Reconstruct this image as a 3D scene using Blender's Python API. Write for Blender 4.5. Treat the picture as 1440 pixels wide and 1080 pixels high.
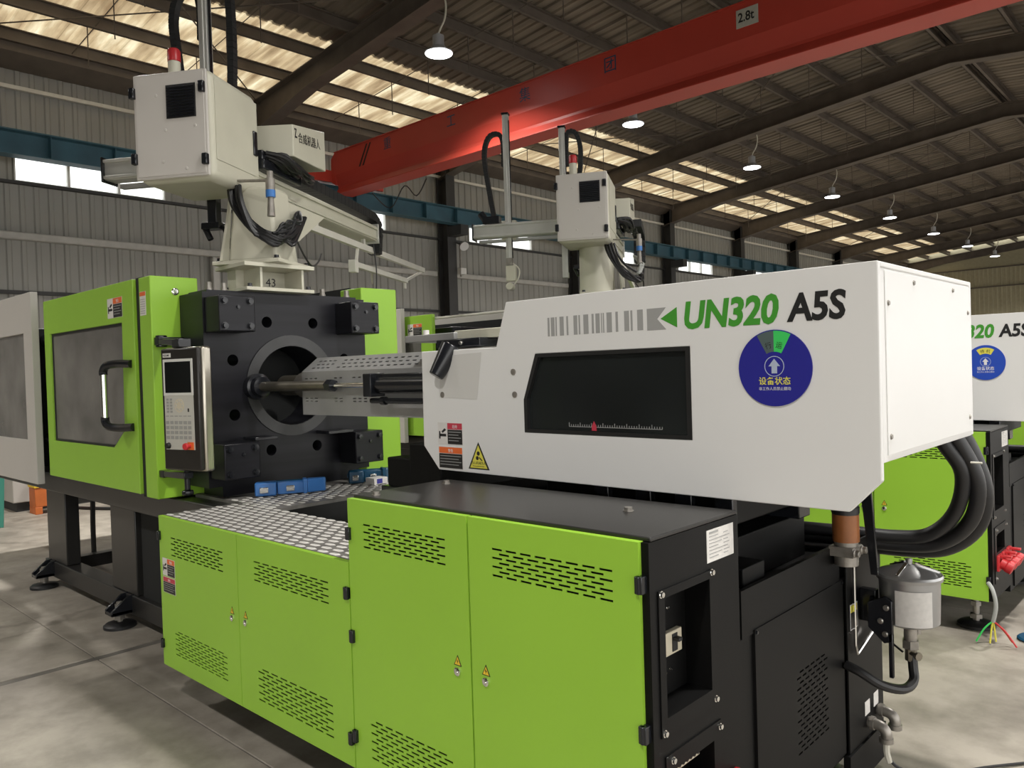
import bpy, bmesh, math, random
from mathutils import Vector, Matrix
from mathutils.geometry import delaunay_2d_cdt
random.seed(7)
S = bpy.context.scene
for o in list(bpy.data.objects): bpy.data.objects.remove(o)
COL = S.collection

# ------------------------------------------------------------------ camera
F, YAW, PIT, ROL = 1101.92, -0.752576, -0.0177021, -0.0310191
fwd = Vector((math.sin(YAW)*math.cos(PIT), math.cos(YAW)*math.cos(PIT), math.sin(PIT)))
rgt = Vector((math.cos(YAW), -math.sin(YAW), 0)); upv = rgt.cross(fwd)
r2 = rgt*math.cos(ROL)+upv*math.sin(ROL); u2 = -rgt*math.sin(ROL)+upv*math.cos(ROL)
cd = bpy.data.cameras.new('camera'); cam = bpy.data.objects.new('camera', cd); COL.objects.link(cam)
cd.sensor_width = 36; cd.lens = F/1440*36; cd.clip_end = 300; cd.clip_start = .05
cam.matrix_world = Matrix(((r2.x, u2.x, -fwd.x, 0), (r2.y, u2.y, -fwd.y, 0), (r2.z, u2.z, -fwd.z, 1.6), (0, 0, 0, 1)))
S.camera = cam

# ------------------------------------------------------------------ sky, exposure
W = bpy.data.worlds.new('overcast_sky'); S.world = W; W.use_nodes = True
bg = W.node_tree.nodes['Background']; bg.inputs[0].default_value = (1, .985, .955, 1); bg.inputs[1].default_value = 2.6
S.view_settings.view_transform = 'Standard'; S.view_settings.look = 'None'
S.view_settings.exposure = 0.24; S.view_settings.gamma = 1; S.view_settings.use_curve_mapping = False
LAMP_POWER = 170

# ------------------------------------------------------------------ materials
def srgb(r, g, b):
    f = lambda c: (c/255/12.92) if c/255 <= .04045 else ((c/255+.055)/1.055)**2.4
    return (f(r), f(g), f(b), 1)
def mat(name, col, rough=.5, metal=0., noise=0., nscale=8., bump=0., bscale=200., spec=.5, coat=0., emit=None, stretch=None):
    m = bpy.data.materials.new(name); m.use_nodes = True; nt = m.node_tree; b = nt.nodes['Principled BSDF']
    b.inputs['Base Color'].default_value = col; b.inputs['Roughness'].default_value = rough; b.inputs['Metallic'].default_value = metal
    b.inputs['Specular IOR Level'].default_value = spec; b.inputs['Coat Weight'].default_value = coat
    if emit: b.inputs['Emission Color'].default_value = emit[0]; b.inputs['Emission Strength'].default_value = emit[1]
    if noise or bump:
        tc = nt.nodes.new('ShaderNodeTexCoord'); mp = nt.nodes.new('ShaderNodeMapping'); nt.links.new(tc.outputs['Object'], mp.inputs[0])
        if stretch: mp.inputs['Scale'].default_value = stretch
    if noise:
        n = nt.nodes.new('ShaderNodeTexNoise'); n.inputs['Scale'].default_value = nscale; n.inputs['Detail'].default_value = 5
        nt.links.new(mp.outputs[0], n.inputs['Vector'])
        r = nt.nodes.new('ShaderNodeValToRGB'); r.color_ramp.elements[0].position = .3; r.color_ramp.elements[1].position = .7
        r.color_ramp.elements[0].color = (col[0]*(1-noise), col[1]*(1-noise), col[2]*(1-noise), 1)
        r.color_ramp.elements[1].color = (min(1, col[0]*(1+noise)), min(1, col[1]*(1+noise)), min(1, col[2]*(1+noise)), 1)
        nt.links.new(n.outputs['Fac'], r.inputs[0]); nt.links.new(r.outputs[0], b.inputs['Base Color'])
    if bump:
        n2 = nt.nodes.new('ShaderNodeTexNoise'); n2.inputs['Scale'].default_value = bscale
        nt.links.new(mp.outputs[0], n2.inputs['Vector'])
        bp = nt.nodes.new('ShaderNodeBump'); bp.inputs['Strength'].default_value = bump; bp.inputs['Distance'].default_value = .002
        nt.links.new(n2.outputs['Fac'], bp.inputs['Height']); nt.links.new(bp.outputs[0], b.inputs['Normal'])
    return m
M = {}
M['green'] = mat('lime_green_paint', (.285, .53, .042, 1), .42, noise=.04, nscale=1.5)
M['white'] = mat('white_paint', (.74, .735, .72, 1), .4, noise=.015, nscale=2)
M['white2'] = mat('greyish_white_paint', (.50, .475, .44, 1), .45, noise=.03, nscale=2)
M['white3'] = mat('pale_grey_paint', (.62, .61, .585, 1), .45)
M['cream'] = mat('cream_white_paint', (.52, .505, .41, 1), .4, noise=.04, nscale=5)
M['black'] = mat('black_textured_paint', (.0035, .0035, .0035, 1), .48, noise=.15, nscale=3, bump=.25, bscale=500, spec=.16)
M['blacktop'] = mat('black_satin_top', (.02, .019, .018, 1), .33, noise=.2, nscale=2, bump=.1, bscale=300)
M['blackgloss'] = mat('black_gloss_paint', (.010, .011, .014, 1), .22, noise=.2, nscale=6)
M['platen'] = mat('dark_platen_paint', (.010, .010, .013, 1), .36, noise=.35, nscale=4, stretch=(1, .3, 6), spec=.28)
M['ringgrey'] = mat('dark_grey_ring_paint', (.035, .035, .036, 1), .4, noise=.2, nscale=8)
M['inner'] = mat('dark_interior', (.006, .007, .007, 1), .8)  # near-black colour standing in for shade behind slots and openings
M['rubber'] = mat('black_rubber', (.012, .012, .013, 1), .45)
M['chain'] = mat('black_cable_chain_plastic', (.012, .013, .014, 1), .5)
M['steel'] = mat('bright_steel', (.62, .61, .58, 1), .28, 1, noise=.08, nscale=30)
M['chrome'] = mat('chrome', (.8, .8, .78, 1), .12, 1)
M['brushed'] = mat('brushed_stainless_steel', (.58, .54, .46, 1), .33, 1, noise=.12, nscale=9, stretch=(8, 8, .6))
M['galv'] = mat('galvanised_sheet', (.42, .42, .42, 1), .42, .55, noise=.12, nscale=4)
M['alu'] = mat('aluminium_profile', (.60, .60, .56, 1), .38, .6, noise=.05)
M['rod'] = mat('oily_steel_rod', (.22, .20, .16, 1), .35, .8, noise=.2, nscale=12)
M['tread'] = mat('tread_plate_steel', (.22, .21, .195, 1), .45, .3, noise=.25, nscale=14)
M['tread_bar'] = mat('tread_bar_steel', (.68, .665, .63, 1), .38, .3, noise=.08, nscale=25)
M['blue'] = mat('blue_plastic', (.035, .15, .42, 1), .35, noise=.1)
M['bluedk'] = mat('dark_blue_plastic', (.008, .06, .12, 1), .35)
M['red'] = mat('red_plastic', (.55, .03, .035, 1), .4)
M['redlens'] = mat('red_lamp_lens', (.42, .025, .03, 1), .35)
M['orange'] = mat('orange_paint', (.55, .14, .03, 1), .5, noise=.1)
M['brown'] = mat('brown_oily_plastic', (.30, .11, .035, 1), .35, noise=.15, nscale=20)
M['yellow'] = mat('warning_yellow', (.78, .52, .03, 1), .5)
M['yellow2'] = mat('pale_yellow_sticker', (.75, .68, .10, 1), .5)
M['ink'] = mat('black_ink', (.012, .012, .012, 1), .5)
M['inkwhite'] = mat('white_ink', (.72, .72, .72, 1), .5)
M['inkgrey'] = mat('grey_ink', (.33, .33, .32, 1), .5)
M['inkgreen'] = mat('green_ink', (.055, .30, .03, 1), .45)
M['inkred'] = mat('crimson_ink', (.52, .04, .07, 1), .5)
M['inkorange'] = mat('orange_ink', (.75, .14, .03, 1), .5)
M['inkyellow'] = mat('yellow_ink', (.72, .66, .09, 1), .5)
M['signblue'] = mat('sign_blue', (.022, .022, .26, 1), .35)
M['signblue2'] = mat('sign_bright_blue', (.02, .07, .45, 1), .35)
M['signgreen'] = mat('sign_green', (.05, .58, .12, 1), .4)
M['signgrey'] = mat('sign_dark_grey', (.085, .12, .12, 1), .4)
M['arrow'] = mat('sign_pale_arrow', (.42, .48, .60, 1), .4)
M['paper'] = mat('white_paper_label', (.66, .64, .61, 1), .6, noise=.06, nscale=60)
M['plate'] = mat('pale_metal_name_plate', (.52, .51, .45, 1), .4, .2, noise=.05, nscale=30)
M['panelblack'] = mat('control_panel_black', (.018, .016, .014, 1), .35)
M['keypad'] = mat('keypad_grey_film', (.48, .47, .42, 1), .5)
M['key'] = mat('keypad_keys', (.30, .30, .28, 1), .5)
M['screen'] = mat('dark_screen', (.006, .007, .007, 1), .12)
M['bevelgrey'] = mat('pale_grey_plastic', (.62, .62, .58, 1), .4)
M['beige'] = mat('beige_breaker_plastic', (.55, .50, .38, 1), .45)
M['castiron'] = mat('galvanised_fitting', (.30, .28, .25, 1), .4, .6, noise=.2, nscale=25)
M['filter'] = mat('silver_filter_paint', (.40, .40, .40, 1), .3, .7, noise=.08, nscale=8)
M['beam_red'] = mat('crane_red_paint', (.45, .05, .033, 1), .42, noise=.06, nscale=1.2)
M['beam_blue'] = mat('runway_blue_paint', (.035, .10, .135, 1), .5, noise=.2, nscale=2)
M['steelbrown'] = mat('dark_brown_primer_steel', (.105, .085, .068, 1), .6, noise=.2, nscale=3)
M['steelgrey'] = mat('dark_grey_primer_steel', (.03, .03, .03, 1), .6, noise=.2, nscale=3)
M['whitesteel'] = mat('white_painted_steel', (.62, .60, .54, 1), .45, noise=.05)
M['wallpipe'] = mat('pale_wall_pipe', (.42, .41, .38, 1), .5, noise=.08)
M['sheet'] = mat('grey_wall_sheet', (.29, .285, .26, 1), .5, noise=.10, nscale=1.2, stretch=(1, 1, .3))
M['roofsheet'] = mat('dusty_brown_roof_sheet', (.16, .132, .10, 1), .7, noise=.35, nscale=1.6, stretch=(.5, 3, 1))
M['endwall'] = mat('beige_end_wall', (.36, .33, .22, 1), .7, noise=.06)
M['frame'] = mat('window_frame_white', (.6, .6, .58, 1), .5)
M['teal'] = mat('teal_paint', (.05, .25, .19, 1), .5)
M['cable_grey'] = mat('grey_cable', (.35, .36, .34, 1), .5)
M['cord'] = mat('white_lamp_cord', (.6, .58, .5, 1), .5)
M['lampshell'] = mat('spun_aluminium_reflector', (.6, .62, .66, 1), .35, .6)
M['lampglow'] = mat('lit_lamp_glass', (.9, .9, 1, 1), .4, emit=((.95, .97, 1, 1), 9.0))
M['filler'] = mat('dusty_joint_filler', (.10, .09, .078, 1), .9, noise=.3, nscale=4)

def glass_mat(name, tint, trans, rough, gloss=.12):
    m = bpy.data.materials.new(name); m.use_nodes = True; nt = m.node_tree; nt.nodes.clear()
    out = nt.nodes.new('ShaderNodeOutputMaterial'); t = nt.nodes.new('ShaderNodeBsdfTransparent'); t.inputs[0].default_value = tint
    d = nt.nodes.new('ShaderNodeBsdfPrincipled'); d.inputs['Base Color'].default_value = trans; d.inputs['Roughness'].default_value = rough
    tc = nt.nodes.new('ShaderNodeTexCoord'); n = nt.nodes.new('ShaderNodeTexNoise'); n.inputs['Scale'].default_value = 2.5; n.inputs['Detail'].default_value = 4
    nt.links.new(tc.outputs['Object'], n.inputs['Vector'])
    r = nt.nodes.new('ShaderNodeValToRGB'); r.color_ramp.elements[0].position = .3; r.color_ramp.elements[1].position = .75
    r.color_ramp.elements[0].color = tuple(c*.65 for c in trans[:3])+(1,); r.color_ramp.elements[1].color = tuple(min(1, c*1.35) for c in trans[:3])+(1,)
    nt.links.new(n.outputs['Fac'], r.inputs[0]); nt.links.new(r.outputs[0], d.inputs['Base Color'])
    mx = nt.nodes.new('ShaderNodeMixShader'); mx.inputs[0].default_value = gloss
    nt.links.new(t.outputs[0], mx.inputs[1]); nt.links.new(d.outputs[0], mx.inputs[2]); nt.links.new(mx.outputs[0], out.inputs[0])
    return m
M['gateglass'] = glass_mat('smoky_grey_acrylic', (.5, .5, .48, 1), (.21, .20, .185, 1), .25, .8)
M['coverglass'] = glass_mat('dark_tinted_acrylic', (.25, .27, .27, 1), (.018, .021, .021, 1), .16, .8)
M['windowglass'] = glass_mat('dusty_window_glass', (.95, .97, .97, 1), (.6, .62, .62, 1), .3, .12)

def roof_light():
    m = bpy.data.materials.new('yellowed_translucent_roof_sheet'); m.use_nodes = True; nt = m.node_tree; nt.nodes.clear()
    out = nt.nodes.new('ShaderNodeOutputMaterial'); t = nt.nodes.new('ShaderNodeBsdfTranslucent'); d = nt.nodes.new('ShaderNodeBsdfDiffuse')
    tc = nt.nodes.new('ShaderNodeTexCoord'); mp = nt.nodes.new('ShaderNodeMapping'); mp.inputs['Scale'].default_value = (.45, 2.2, 1)
    g = nt.nodes.new('ShaderNodeNewGeometry'); nt.links.new(g.outputs['Position'], mp.inputs[0])
    n = nt.nodes.new('ShaderNodeTexNoise'); n.inputs['Scale'].default_value = 1.7; n.inputs['Detail'].default_value = 6; nt.links.new(mp.outputs[0], n.inputs['Vector'])
    r = nt.nodes.new('ShaderNodeValToRGB'); e = r.color_ramp.elements
    e[0].position = .28; e[0].color = (.20, .14, .08, 1); e[1].position = .72; e[1].color = (.74, .69, .51, 1)
    k = r.color_ramp.elements.new(.5); k.color = (.42, .335, .21, 1)
    nt.links.new(n.outputs['Fac'], r.inputs[0]); nt.links.new(r.outputs[0], t.inputs[0]); nt.links.new(r.outputs[0], d.inputs[0])
    mx = nt.nodes.new('ShaderNodeMixShader'); mx.inputs[0].default_value = .45
    nt.links.new(t.outputs[0], mx.inputs[1]); nt.links.new(d.outputs[0], mx.inputs[2]); nt.links.new(mx.outputs[0], out.inputs[0])
    return m
M['rooflight'] = roof_light()

def concrete():
    m = bpy.data.materials.new('worn_concrete'); m.use_nodes = True; nt = m.node_tree; b = nt.nodes['Principled BSDF']
    g = nt.nodes.new('ShaderNodeNewGeometry')
    def nz(sc, det, rough=.55):
        n = nt.nodes.new('ShaderNodeTexNoise'); n.inputs['Scale'].default_value = sc; n.inputs['Detail'].default_value = det; n.inputs['Roughness'].default_value = rough
        nt.links.new(g.outputs['Position'], n.inputs['Vector']); return n
    a = nz(.55, 6); r = nt.nodes.new('ShaderNodeValToRGB'); e = r.color_ramp.elements
    e[0].position = .33; e[0].color = (.20, .178, .152, 1); e[1].position = .68; e[1].color = (.42, .385, .33, 1)
    nt.links.new(a.outputs['Fac'], r.inputs[0])
    c = nz(3.2, 8, .65); r2_ = nt.nodes.new('ShaderNodeValToRGB'); f = r2_.color_ramp.elements
    f[0].position = .38; f[0].color = (.62, .60, .57, 1); f[1].position = .6; f[1].color = (1.08, 1.07, 1.05, 1)
    nt.links.new(c.outputs['Fac'], r2_.inputs[0])
    mx = nt.nodes.new('ShaderNodeMix'); mx.data_type = 'RGBA'; mx.blend_type = 'MULTIPLY'; mx.inputs[0].default_value = .8
    nt.links.new(r.outputs[0], mx.inputs[6]); nt.links.new(r2_.outputs[0], mx.inputs[7])
    v = nt.nodes.new('ShaderNodeTexVoronoi'); v.feature = 'DISTANCE_TO_EDGE'; v.inputs['Scale'].default_value = .21
    w = nz(1.5, 4); wm = nt.nodes.new('ShaderNodeMix'); wm.data_type = 'RGBA'; wm.blend_type = 'LINEAR_LIGHT'; wm.inputs[0].default_value = .35
    nt.links.new(g.outputs['Position'], wm.inputs[6]); nt.links.new(w.outputs['Color'], wm.inputs[7]); nt.links.new(wm.outputs[2], v.inputs['Vector'])
    cr = nt.nodes.new('ShaderNodeValToRGB'); cr.color_ramp.elements[0].position = 0; cr.color_ramp.elements[0].color = (.35, .33, .31, 1)
    cr.color_ramp.elements[1].position = .006; cr.color_ramp.elements[1].color = (1, 1, 1, 1); nt.links.new(v.outputs['Distance'], cr.inputs[0])
    m2 = nt.nodes.new('ShaderNodeMix'); m2.data_type = 'RGBA'; m2.blend_type = 'MULTIPLY'; m2.inputs[0].default_value = .45
    nt.links.new(mx.outputs[2], m2.inputs[6]); nt.links.new(cr.outputs[0], m2.inputs[7]); nt.links.new(m2.outputs[2], b.inputs['Base Color'])
    rr = nt.nodes.new('ShaderNodeMapRange'); rr.inputs[3].default_value = .38; rr.inputs[4].default_value = .75
    nt.links.new(c.outputs['Fac'], rr.inputs[0]); nt.links.new(rr.outputs[0], b.inputs['Roughness'])
    bp = nt.nodes.new('ShaderNodeBump'); bp.inputs['Strength'].default_value = .25; bp.inputs['Distance'].default_value = .004
    nt.links.new(c.outputs['Fac'], bp.inputs['Height']); nt.links.new(bp.outputs[0], b.inputs['Normal'])
    return m
M['concrete'] = concrete()

# ------------------------------------------------------------------ mesh helpers
ORG = {}
def root_of(o):
    while o.parent: o = o.parent
    return o
def V(*a): return Vector(a)
class MB:
    def __init__(s): s.v = []; s.f = []
    def quad(s, *p):
        i = len(s.v); s.v += [Vector(q) for q in p]; s.f.append(tuple(range(i, i+len(p)))); return s
    def box(s, x0, x1, y0, y1, z0, z1):
        i = len(s.v)
        s.v += [V(x0, y0, z0), V(x1, y0, z0), V(x1, y1, z0), V(x0, y1, z0), V(x0, y0, z1), V(x1, y0, z1), V(x1, y1, z1), V(x0, y1, z1)]
        s.f += [tuple(i+k for k in q) for q in ((0, 3, 2, 1), (4, 5, 6, 7), (0, 1, 5, 4), (1, 2, 6, 5), (2, 3, 7, 6), (3, 0, 4, 7))]; return s
    def hexa(s, b, t):
        i = len(s.v); s.v += [Vector(p) for p in list(b)+list(t)]
        s.f += [tuple(i+k for k in q) for q in ((0, 3, 2, 1), (4, 5, 6, 7), (0, 1, 5, 4), (1, 2, 6, 5), (2, 3, 7, 6), (3, 0, 4, 7))]; return s
    def bar(s, a, b, w, h, up=(0, 0, 1)):
        a = Vector(a); b = Vector(b); d = (b-a).normalized(); u = Vector(up); r = d.cross(u)
        if r.length < 1e-4: r = d.cross(V(1, 0, 0))
        r.normalize(); u = r.cross(d); r = r*w/2; u = u*h/2
        return s.hexa([a-r-u, a+r-u, b+r-u, b-r-u], [a-r+u, a+r+u, b+r+u, b-r+u])
    def cyl(s, a, b, ra, rb=None, n=16, cap=True):
        rb = ra if rb is None else rb; a = Vector(a); b = Vector(b); d = (b-a).normalized()
        u = d.orthogonal().normalized(); w = d.cross(u); i = len(s.v)
        for c, r in ((a, ra), (b, rb)):
            for k in range(n):
                t = 2*math.pi*k/n; s.v.append(c+(u*math.cos(t)+w*math.sin(t))*r)
        for k in range(n): s.f.append((i+k, i+(k+1) % n, i+n+(k+1) % n, i+n+k))
        if cap: s.f.append(tuple(i+k for k in reversed(range(n)))); s.f.append(tuple(i+n+k for k in range(n)))
        return s
    def lathe(s, c, ax, prof, n=24):
        c = Vector(c); d = Vector(ax).normalized(); u = d.orthogonal().normalized(); w = d.cross(u); i = len(s.v)
        for h, r in prof:
            for k in range(n):
                t = 2*math.pi*k/n; s.v.append(c+d*h+(u*math.cos(t)+w*math.sin(t))*max(r, 1e-4))
        for j in range(len(prof)-1):
            for k in range(n): s.f.append((i+j*n+k, i+j*n+(k+1) % n, i+(j+1)*n+(k+1) % n, i+(j+1)*n+k))
        s.f.append(tuple(i+k for k in reversed(range(n)))); s.f.append(tuple(i+(len(prof)-1)*n+k for k in range(n))); return s
    def prism(s, pts, off):
        i = len(s.v); n = len(pts); off = Vector(off); s.v += [Vector(p) for p in pts]+[Vector(p)+off for p in pts]
        s.f.append(tuple(range(i, i+n))); s.f.append(tuple(i+n+k for k in reversed(range(n))))
        for k in range(n): s.f.append((i+k, i+n+k, i+n+(k+1) % n, i+(k+1) % n))
        return s
    def tube(s, pts, r, n=10, sub=5):
        P = [Vector(p) for p in pts]
        if sub > 1 and len(P) > 2:
            Q = []
            for k in range(len(P)-1):
                p0 = P[max(k-1, 0)]; p1 = P[k]; p2 = P[k+1]; p3 = P[min(k+2, len(P)-1)]
                for j in range(sub):
                    t = j/sub; Q.append(.5*((2*p1)+(p2-p0)*t+(2*p0-5*p1+4*p2-p3)*t*t+(3*p1-p0-3*p2+p3)*t**3))
            Q.append(P[-1]); P = Q
        i = len(s.v); u = None
        for k, p in enumerate(P):
            d = (P[min(k+1, len(P)-1)]-P[max(k-1, 0)]).normalized()
            if u is None: u = d.orthogonal().normalized()
            u = (u-d*u.dot(d)).normalized(); w = d.cross(u)
            for q in range(n):
                t = 2*math.pi*q/n; s.v.append(p+(u*math.cos(t)+w*math.sin(t))*r)
        for k in range(len(P)-1):
            for q in range(n): s.f.append((i+k*n+q, i+k*n+(q+1) % n, i+(k+1)*n+(q+1) % n, i+(k+1)*n+q))
        s.f.append(tuple(i+q for q in reversed(range(n)))); s.f.append(tuple(i+(len(P)-1)*n+q for q in range(n))); return s
    def chain(s, pts, w, h, side, pitch=.032):
        P = [Vector(p) for p in pts]; Q = []
        for k in range(len(P)-1):
            p0 = P[max(k-1, 0)]; p1 = P[k]; p2 = P[k+1]; p3 = P[min(k+2, len(P)-1)]
            for j in range(24):
                t = j/24; Q.append(.5*((2*p1)+(p2-p0)*t+(2*p0-5*p1+4*p2-p3)*t*t+(3*p1-p0-3*p2+p3)*t**3))
        Q.append(P[-1]); acc = 0; last = Q[0]; side = Vector(side)
        for k in range(1, len(Q)):
            if (Q[k]-last).length >= pitch:
                a, b = last, Q[k]; d = (b-a).normalized(); u = side.cross(d)
                if u.length > 1e-3: s.bar(a+d*pitch*.03, b-d*pitch*.06, w, h, u.normalized()); s.bar(a-d*pitch*.1, b+d*pitch*.1, w*.8, h*.8, u.normalized())
                last = Q[k]
        return s
    def holes(s, o, ex, ez, w, h, hs, depth, nrm, hd=None):
        # front plate o + u*ex + v*ez with rectangular holes (u0,u1,v0,v1); hole walls run back by depth along -nrm
        o = Vector(o); ex = Vector(ex); ez = Vector(ez); bk = -Vector(nrm)*depth; hb = -Vector(nrm)*(hd or depth); P = lambda u, v: o+ex*u+ez*v
        vs = sorted({0., h} | {q[2] for q in hs} | {q[3] for q in hs})
        for a, b in zip(vs, vs[1:]):
            if b-a < 1e-7: continue
            cut = sorted((q[0], q[1]) for q in hs if q[2] < (a+b)/2 < q[3]); u = 0.
            for c0, c1 in cut+[(w, w)]:
                if c0-u > 1e-7: s.quad(P(u, a), P(c0, a), P(c0, b), P(u, b))
                u = c1
        for a, b, c, d in hs:
            L = [P(a, c), P(b, c), P(b, d), P(a, d)]
            for k in range(4): s.quad(L[k], L[(k+1) % 4], L[(k+1) % 4]+hb, L[k]+hb)
        L = [P(0, 0), P(w, 0), P(w, h), P(0, h)]
        for k in range(4): s.quad(L[(k+1) % 4], L[k], L[k]+bk, L[(k+1) % 4]+bk)
        return s
    def polyholes(s, outer, holes, f, depth, back=True):
        # 2-D outline with holes -> slab; f maps (u,v,d) to space
        pts = []; edges = []
        for L in [outer]+holes:
            i = len(pts); n = len(L); pts += [Vector(p) for p in L]; edges += [(i+k, i+(k+1) % n) for k in range(n)]
        vv, ee, ff, *_ = delaunay_2d_cdt(pts, edges, [], 0, 1e-6)
        def inside(p, L):
            c = False; n = len(L)
            for k in range(n):
                a, b = L[k], L[(k+1) % n]
                if (a[1] > p[1]) != (b[1] > p[1]) and p[0] < (b[0]-a[0])*(p[1]-a[1])/(b[1]-a[1])+a[0]: c = not c
            return c
        for t in ff:
            c = sum((Vector(vv[k]) for k in t), Vector((0, 0)))/len(t)
            if inside(c, outer) and not any(inside(c, L) for L in holes):
                s.quad(*[f(vv[k][0], vv[k][1], 0) for k in t])
                if back: s.quad(*[f(vv[k][0], vv[k][1], depth) for k in reversed(t)])
        for L in [outer]+holes:
            for k in range(len(L)):
                a, b = L[k], L[(k+1) % len(L)]; s.quad(f(*a, 0), f(*b, 0), f(*b, depth), f(*a, depth))
        return s
    def xf(s, m, start=0):
        for k in range(start, len(s.v)): s.v[k] = m @ s.v[k]
        return s
    def build(s, name, m, parent=None, bevel=0, smooth=True, ang=35, seg=2, fix=True):
        me = bpy.data.meshes.new(name); og = ORG.get(root_of(parent).name, Vector()) if parent else Vector()
        me.from_pydata([tuple(p-og) for p in s.v], [], s.f)
        if fix:
            b = bmesh.new(); b.from_mesh(me); bmesh.ops.remove_doubles(b, verts=b.verts, dist=1e-5); bmesh.ops.recalc_face_normals(b, faces=b.faces); b.to_mesh(me); b.free()
        me.materials.append(M[m] if isinstance(m, str) else m)
        if smooth:
            me.polygons.foreach_set('use_smooth', [True]*len(me.polygons)); me.set_sharp_from_angle(angle=math.radians(ang))
        o = bpy.data.objects.new(name, me); COL.objects.link(o)
        if parent: o.parent = parent
        if bevel:
            bv = o.modifiers.new('bevel', 'BEVEL'); bv.width = bevel; bv.segments = seg; bv.limit_method = 'ANGLE'; bv.angle_limit = math.radians(40)
        return o
def thing(name, label, cat, loc, rz=0, group=None, kind=None):
    o = bpy.data.objects.new(name, None); COL.objects.link(o); o.location = loc; o.rotation_euler = (0, 0, rz); o.empty_display_size = .1
    if label: o['label'] = label
    if cat: o['category'] = cat
    if group: o['group'] = group
    if kind: o['kind'] = kind
    ORG[o.name] = Vector(loc) if rz == 0 else Vector((0, 0, 0)); return o
def tag(o, label=None, cat=None, group=None, kind=None):
    for k, x in (('label', label), ('category', cat), ('group', group), ('kind', kind)):
        if x: o[k] = x
    return o
def rebase(o):
    # move a single-mesh thing's origin to its base
    me = o.data; xs = [v.co.x for v in me.vertices]; ys = [v.co.y for v in me.vertices]; zs = [v.co.z for v in me.vertices]
    c = Vector(((min(xs)+max(xs))/2, (min(ys)+max(ys))/2, min(zs))); me.transform(Matrix.Translation(-c)); o.location = c; return o
def copy_tree(o, parent=None, off=None):
    c = o.copy(); COL.objects.link(c); c.parent = parent
    if off is not None: c.location = o.location+Vector(off)
    for ch in list(o.children): copy_tree(ch, c)
    return c
def text(name, st, size, o, ex, ez, m, parent, bold=0., shear=0., align='LEFT', ext=.0006, sx=1., space=1.):
    cu = bpy.data.curves.new(name, 'FONT'); cu.body = st; cu.size = size; cu.offset = bold*size; cu.shear = shear; cu.align_x = align; cu.extrude = ext; cu.space_character = space
    cu.resolution_u = 3
    t = bpy.data.objects.new(name, cu); COL.objects.link(t); dg = bpy.context.evaluated_depsgraph_get(); dg.update()
    me = bpy.data.meshes.new_from_object(t.evaluated_get(dg)); bpy.data.objects.remove(t); bpy.data.curves.remove(cu)
    o = Vector(o); ex = Vector(ex).normalized(); ez = Vector(ez).normalized(); n = ex.cross(ez)
    og = ORG.get(root_of(parent).name, Vector()) if parent else Vector()
    for v in me.vertices: v.co = o+ex*v.co.x*sx+ez*v.co.y+n*(v.co.z+ext)-og
    me.materials.clear(); me.materials.append(M[m]); ob = bpy.data.objects.new(name, me); COL.objects.link(ob)
    if parent: ob.parent = parent
    return ob
def bolt(mb, c, ax, r=.014, h=.012):
    mb.lathe(c, ax, [(0, r*1.35), (h*.25, r*1.35), (h*.25, r), (h, r), (h*1.02, r*.5)], 10)

# ================================================================== BUILDING
XW, XR, YB, YE, XE = -14.3, -4.3, -27.13, 47.87, 5.7
zr = lambda x: 7.07+.1*(min(x, 2*XR-x)-XW)
# floor: slabs with recessed joints
fl = MB().box(-20, 14, -34, 50, -.3, -.006).build('floor', 'filler', smooth=False); fl['kind'] = 'structure'
gx = [-4.9+3.03*k for k in range(-5, 7)]; gy = [1.62+3.9*k for k in range(-9, 13)]
slabs = {}
for i in range(len(gx)-1):
    xa, xb = gx[i]+(.035 if abs(gx[i]+4.9) < .01 else .003), gx[i+1]-(.035 if abs(gx[i+1]+4.9) < .01 else .003)
    for j in range(len(gy)-1):
        w, d = round(xb-xa, 4), gy[j+1]-gy[j]-.006
        if w not in slabs: slabs[w] = o = MB().box(-w/2, w/2, -d/2, d/2, -.2, 0).build('concrete_slab', 'concrete', None, smooth=False, bevel=.003, seg=1)
        else: o = slabs[w].copy(); COL.objects.link(o)
        o.parent = fl; o.location = ((xa+xb)/2, (gy[j]+gy[j+1])/2, 0)
# corrugated sheet profile
def sheet(y0, w, pitch, depth):
    pts = []; n = int(round(w/pitch))
    for k in range(n):
        a = y0+k*w/n; p = w/n
        pts += [(a, 0), (a+p*.55, 0), (a+p*.65, depth), (a+p*.9, depth)]
    pts.append((y0+w, 0)); return pts
def sheetmesh(f0, f1, prof):
    mb = MB(); n = len(prof); mb.v = [f0(*p) for p in prof]+[f1(*p) for p in prof]
    mb.f = [(k, k+1, n+k+1, n+k) for k in range(n-1)]; return mb
# left wall
wl = thing('wall_left', None, None, (XW, 12, 0), kind='structure')
SW = .84
ZB, ZT, ZTOP = 4.84, 5.42, 7.05       # window band
WIN = [(yc+.93, yc+3.32) for yc in [2.87+5*k for k in range(-1, 9)]]   # one strip of lights in each bay
prof = sheet(0, SW, .21, .022)
ny = int((YE-YB)/SW)
base = {}
def wsheet(y, w, z0, z1):
    key = (round(w, 3), z0, z1)
    if key not in base:
        p = sheet(0, w, .21, .022)
        base[key] = sheetmesh(lambda a, d: V(d, a, z0), lambda a, d: V(d, a, z1), p).build('wall_sheet', 'sheet', None, fix=False); o = base[key]
    else: o = base[key].copy(); COL.objects.link(o)
    o.parent = wl; o.location = (0, y-12, 0)
for k in range(ny):
    y = YB+k*SW
    wsheet(y, SW+.003, -.05, ZB)
    wsheet(y, SW+.003, ZT, ZTOP)
ys = [YB]+[t for w in WIN for t in w]+[YE]
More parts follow.
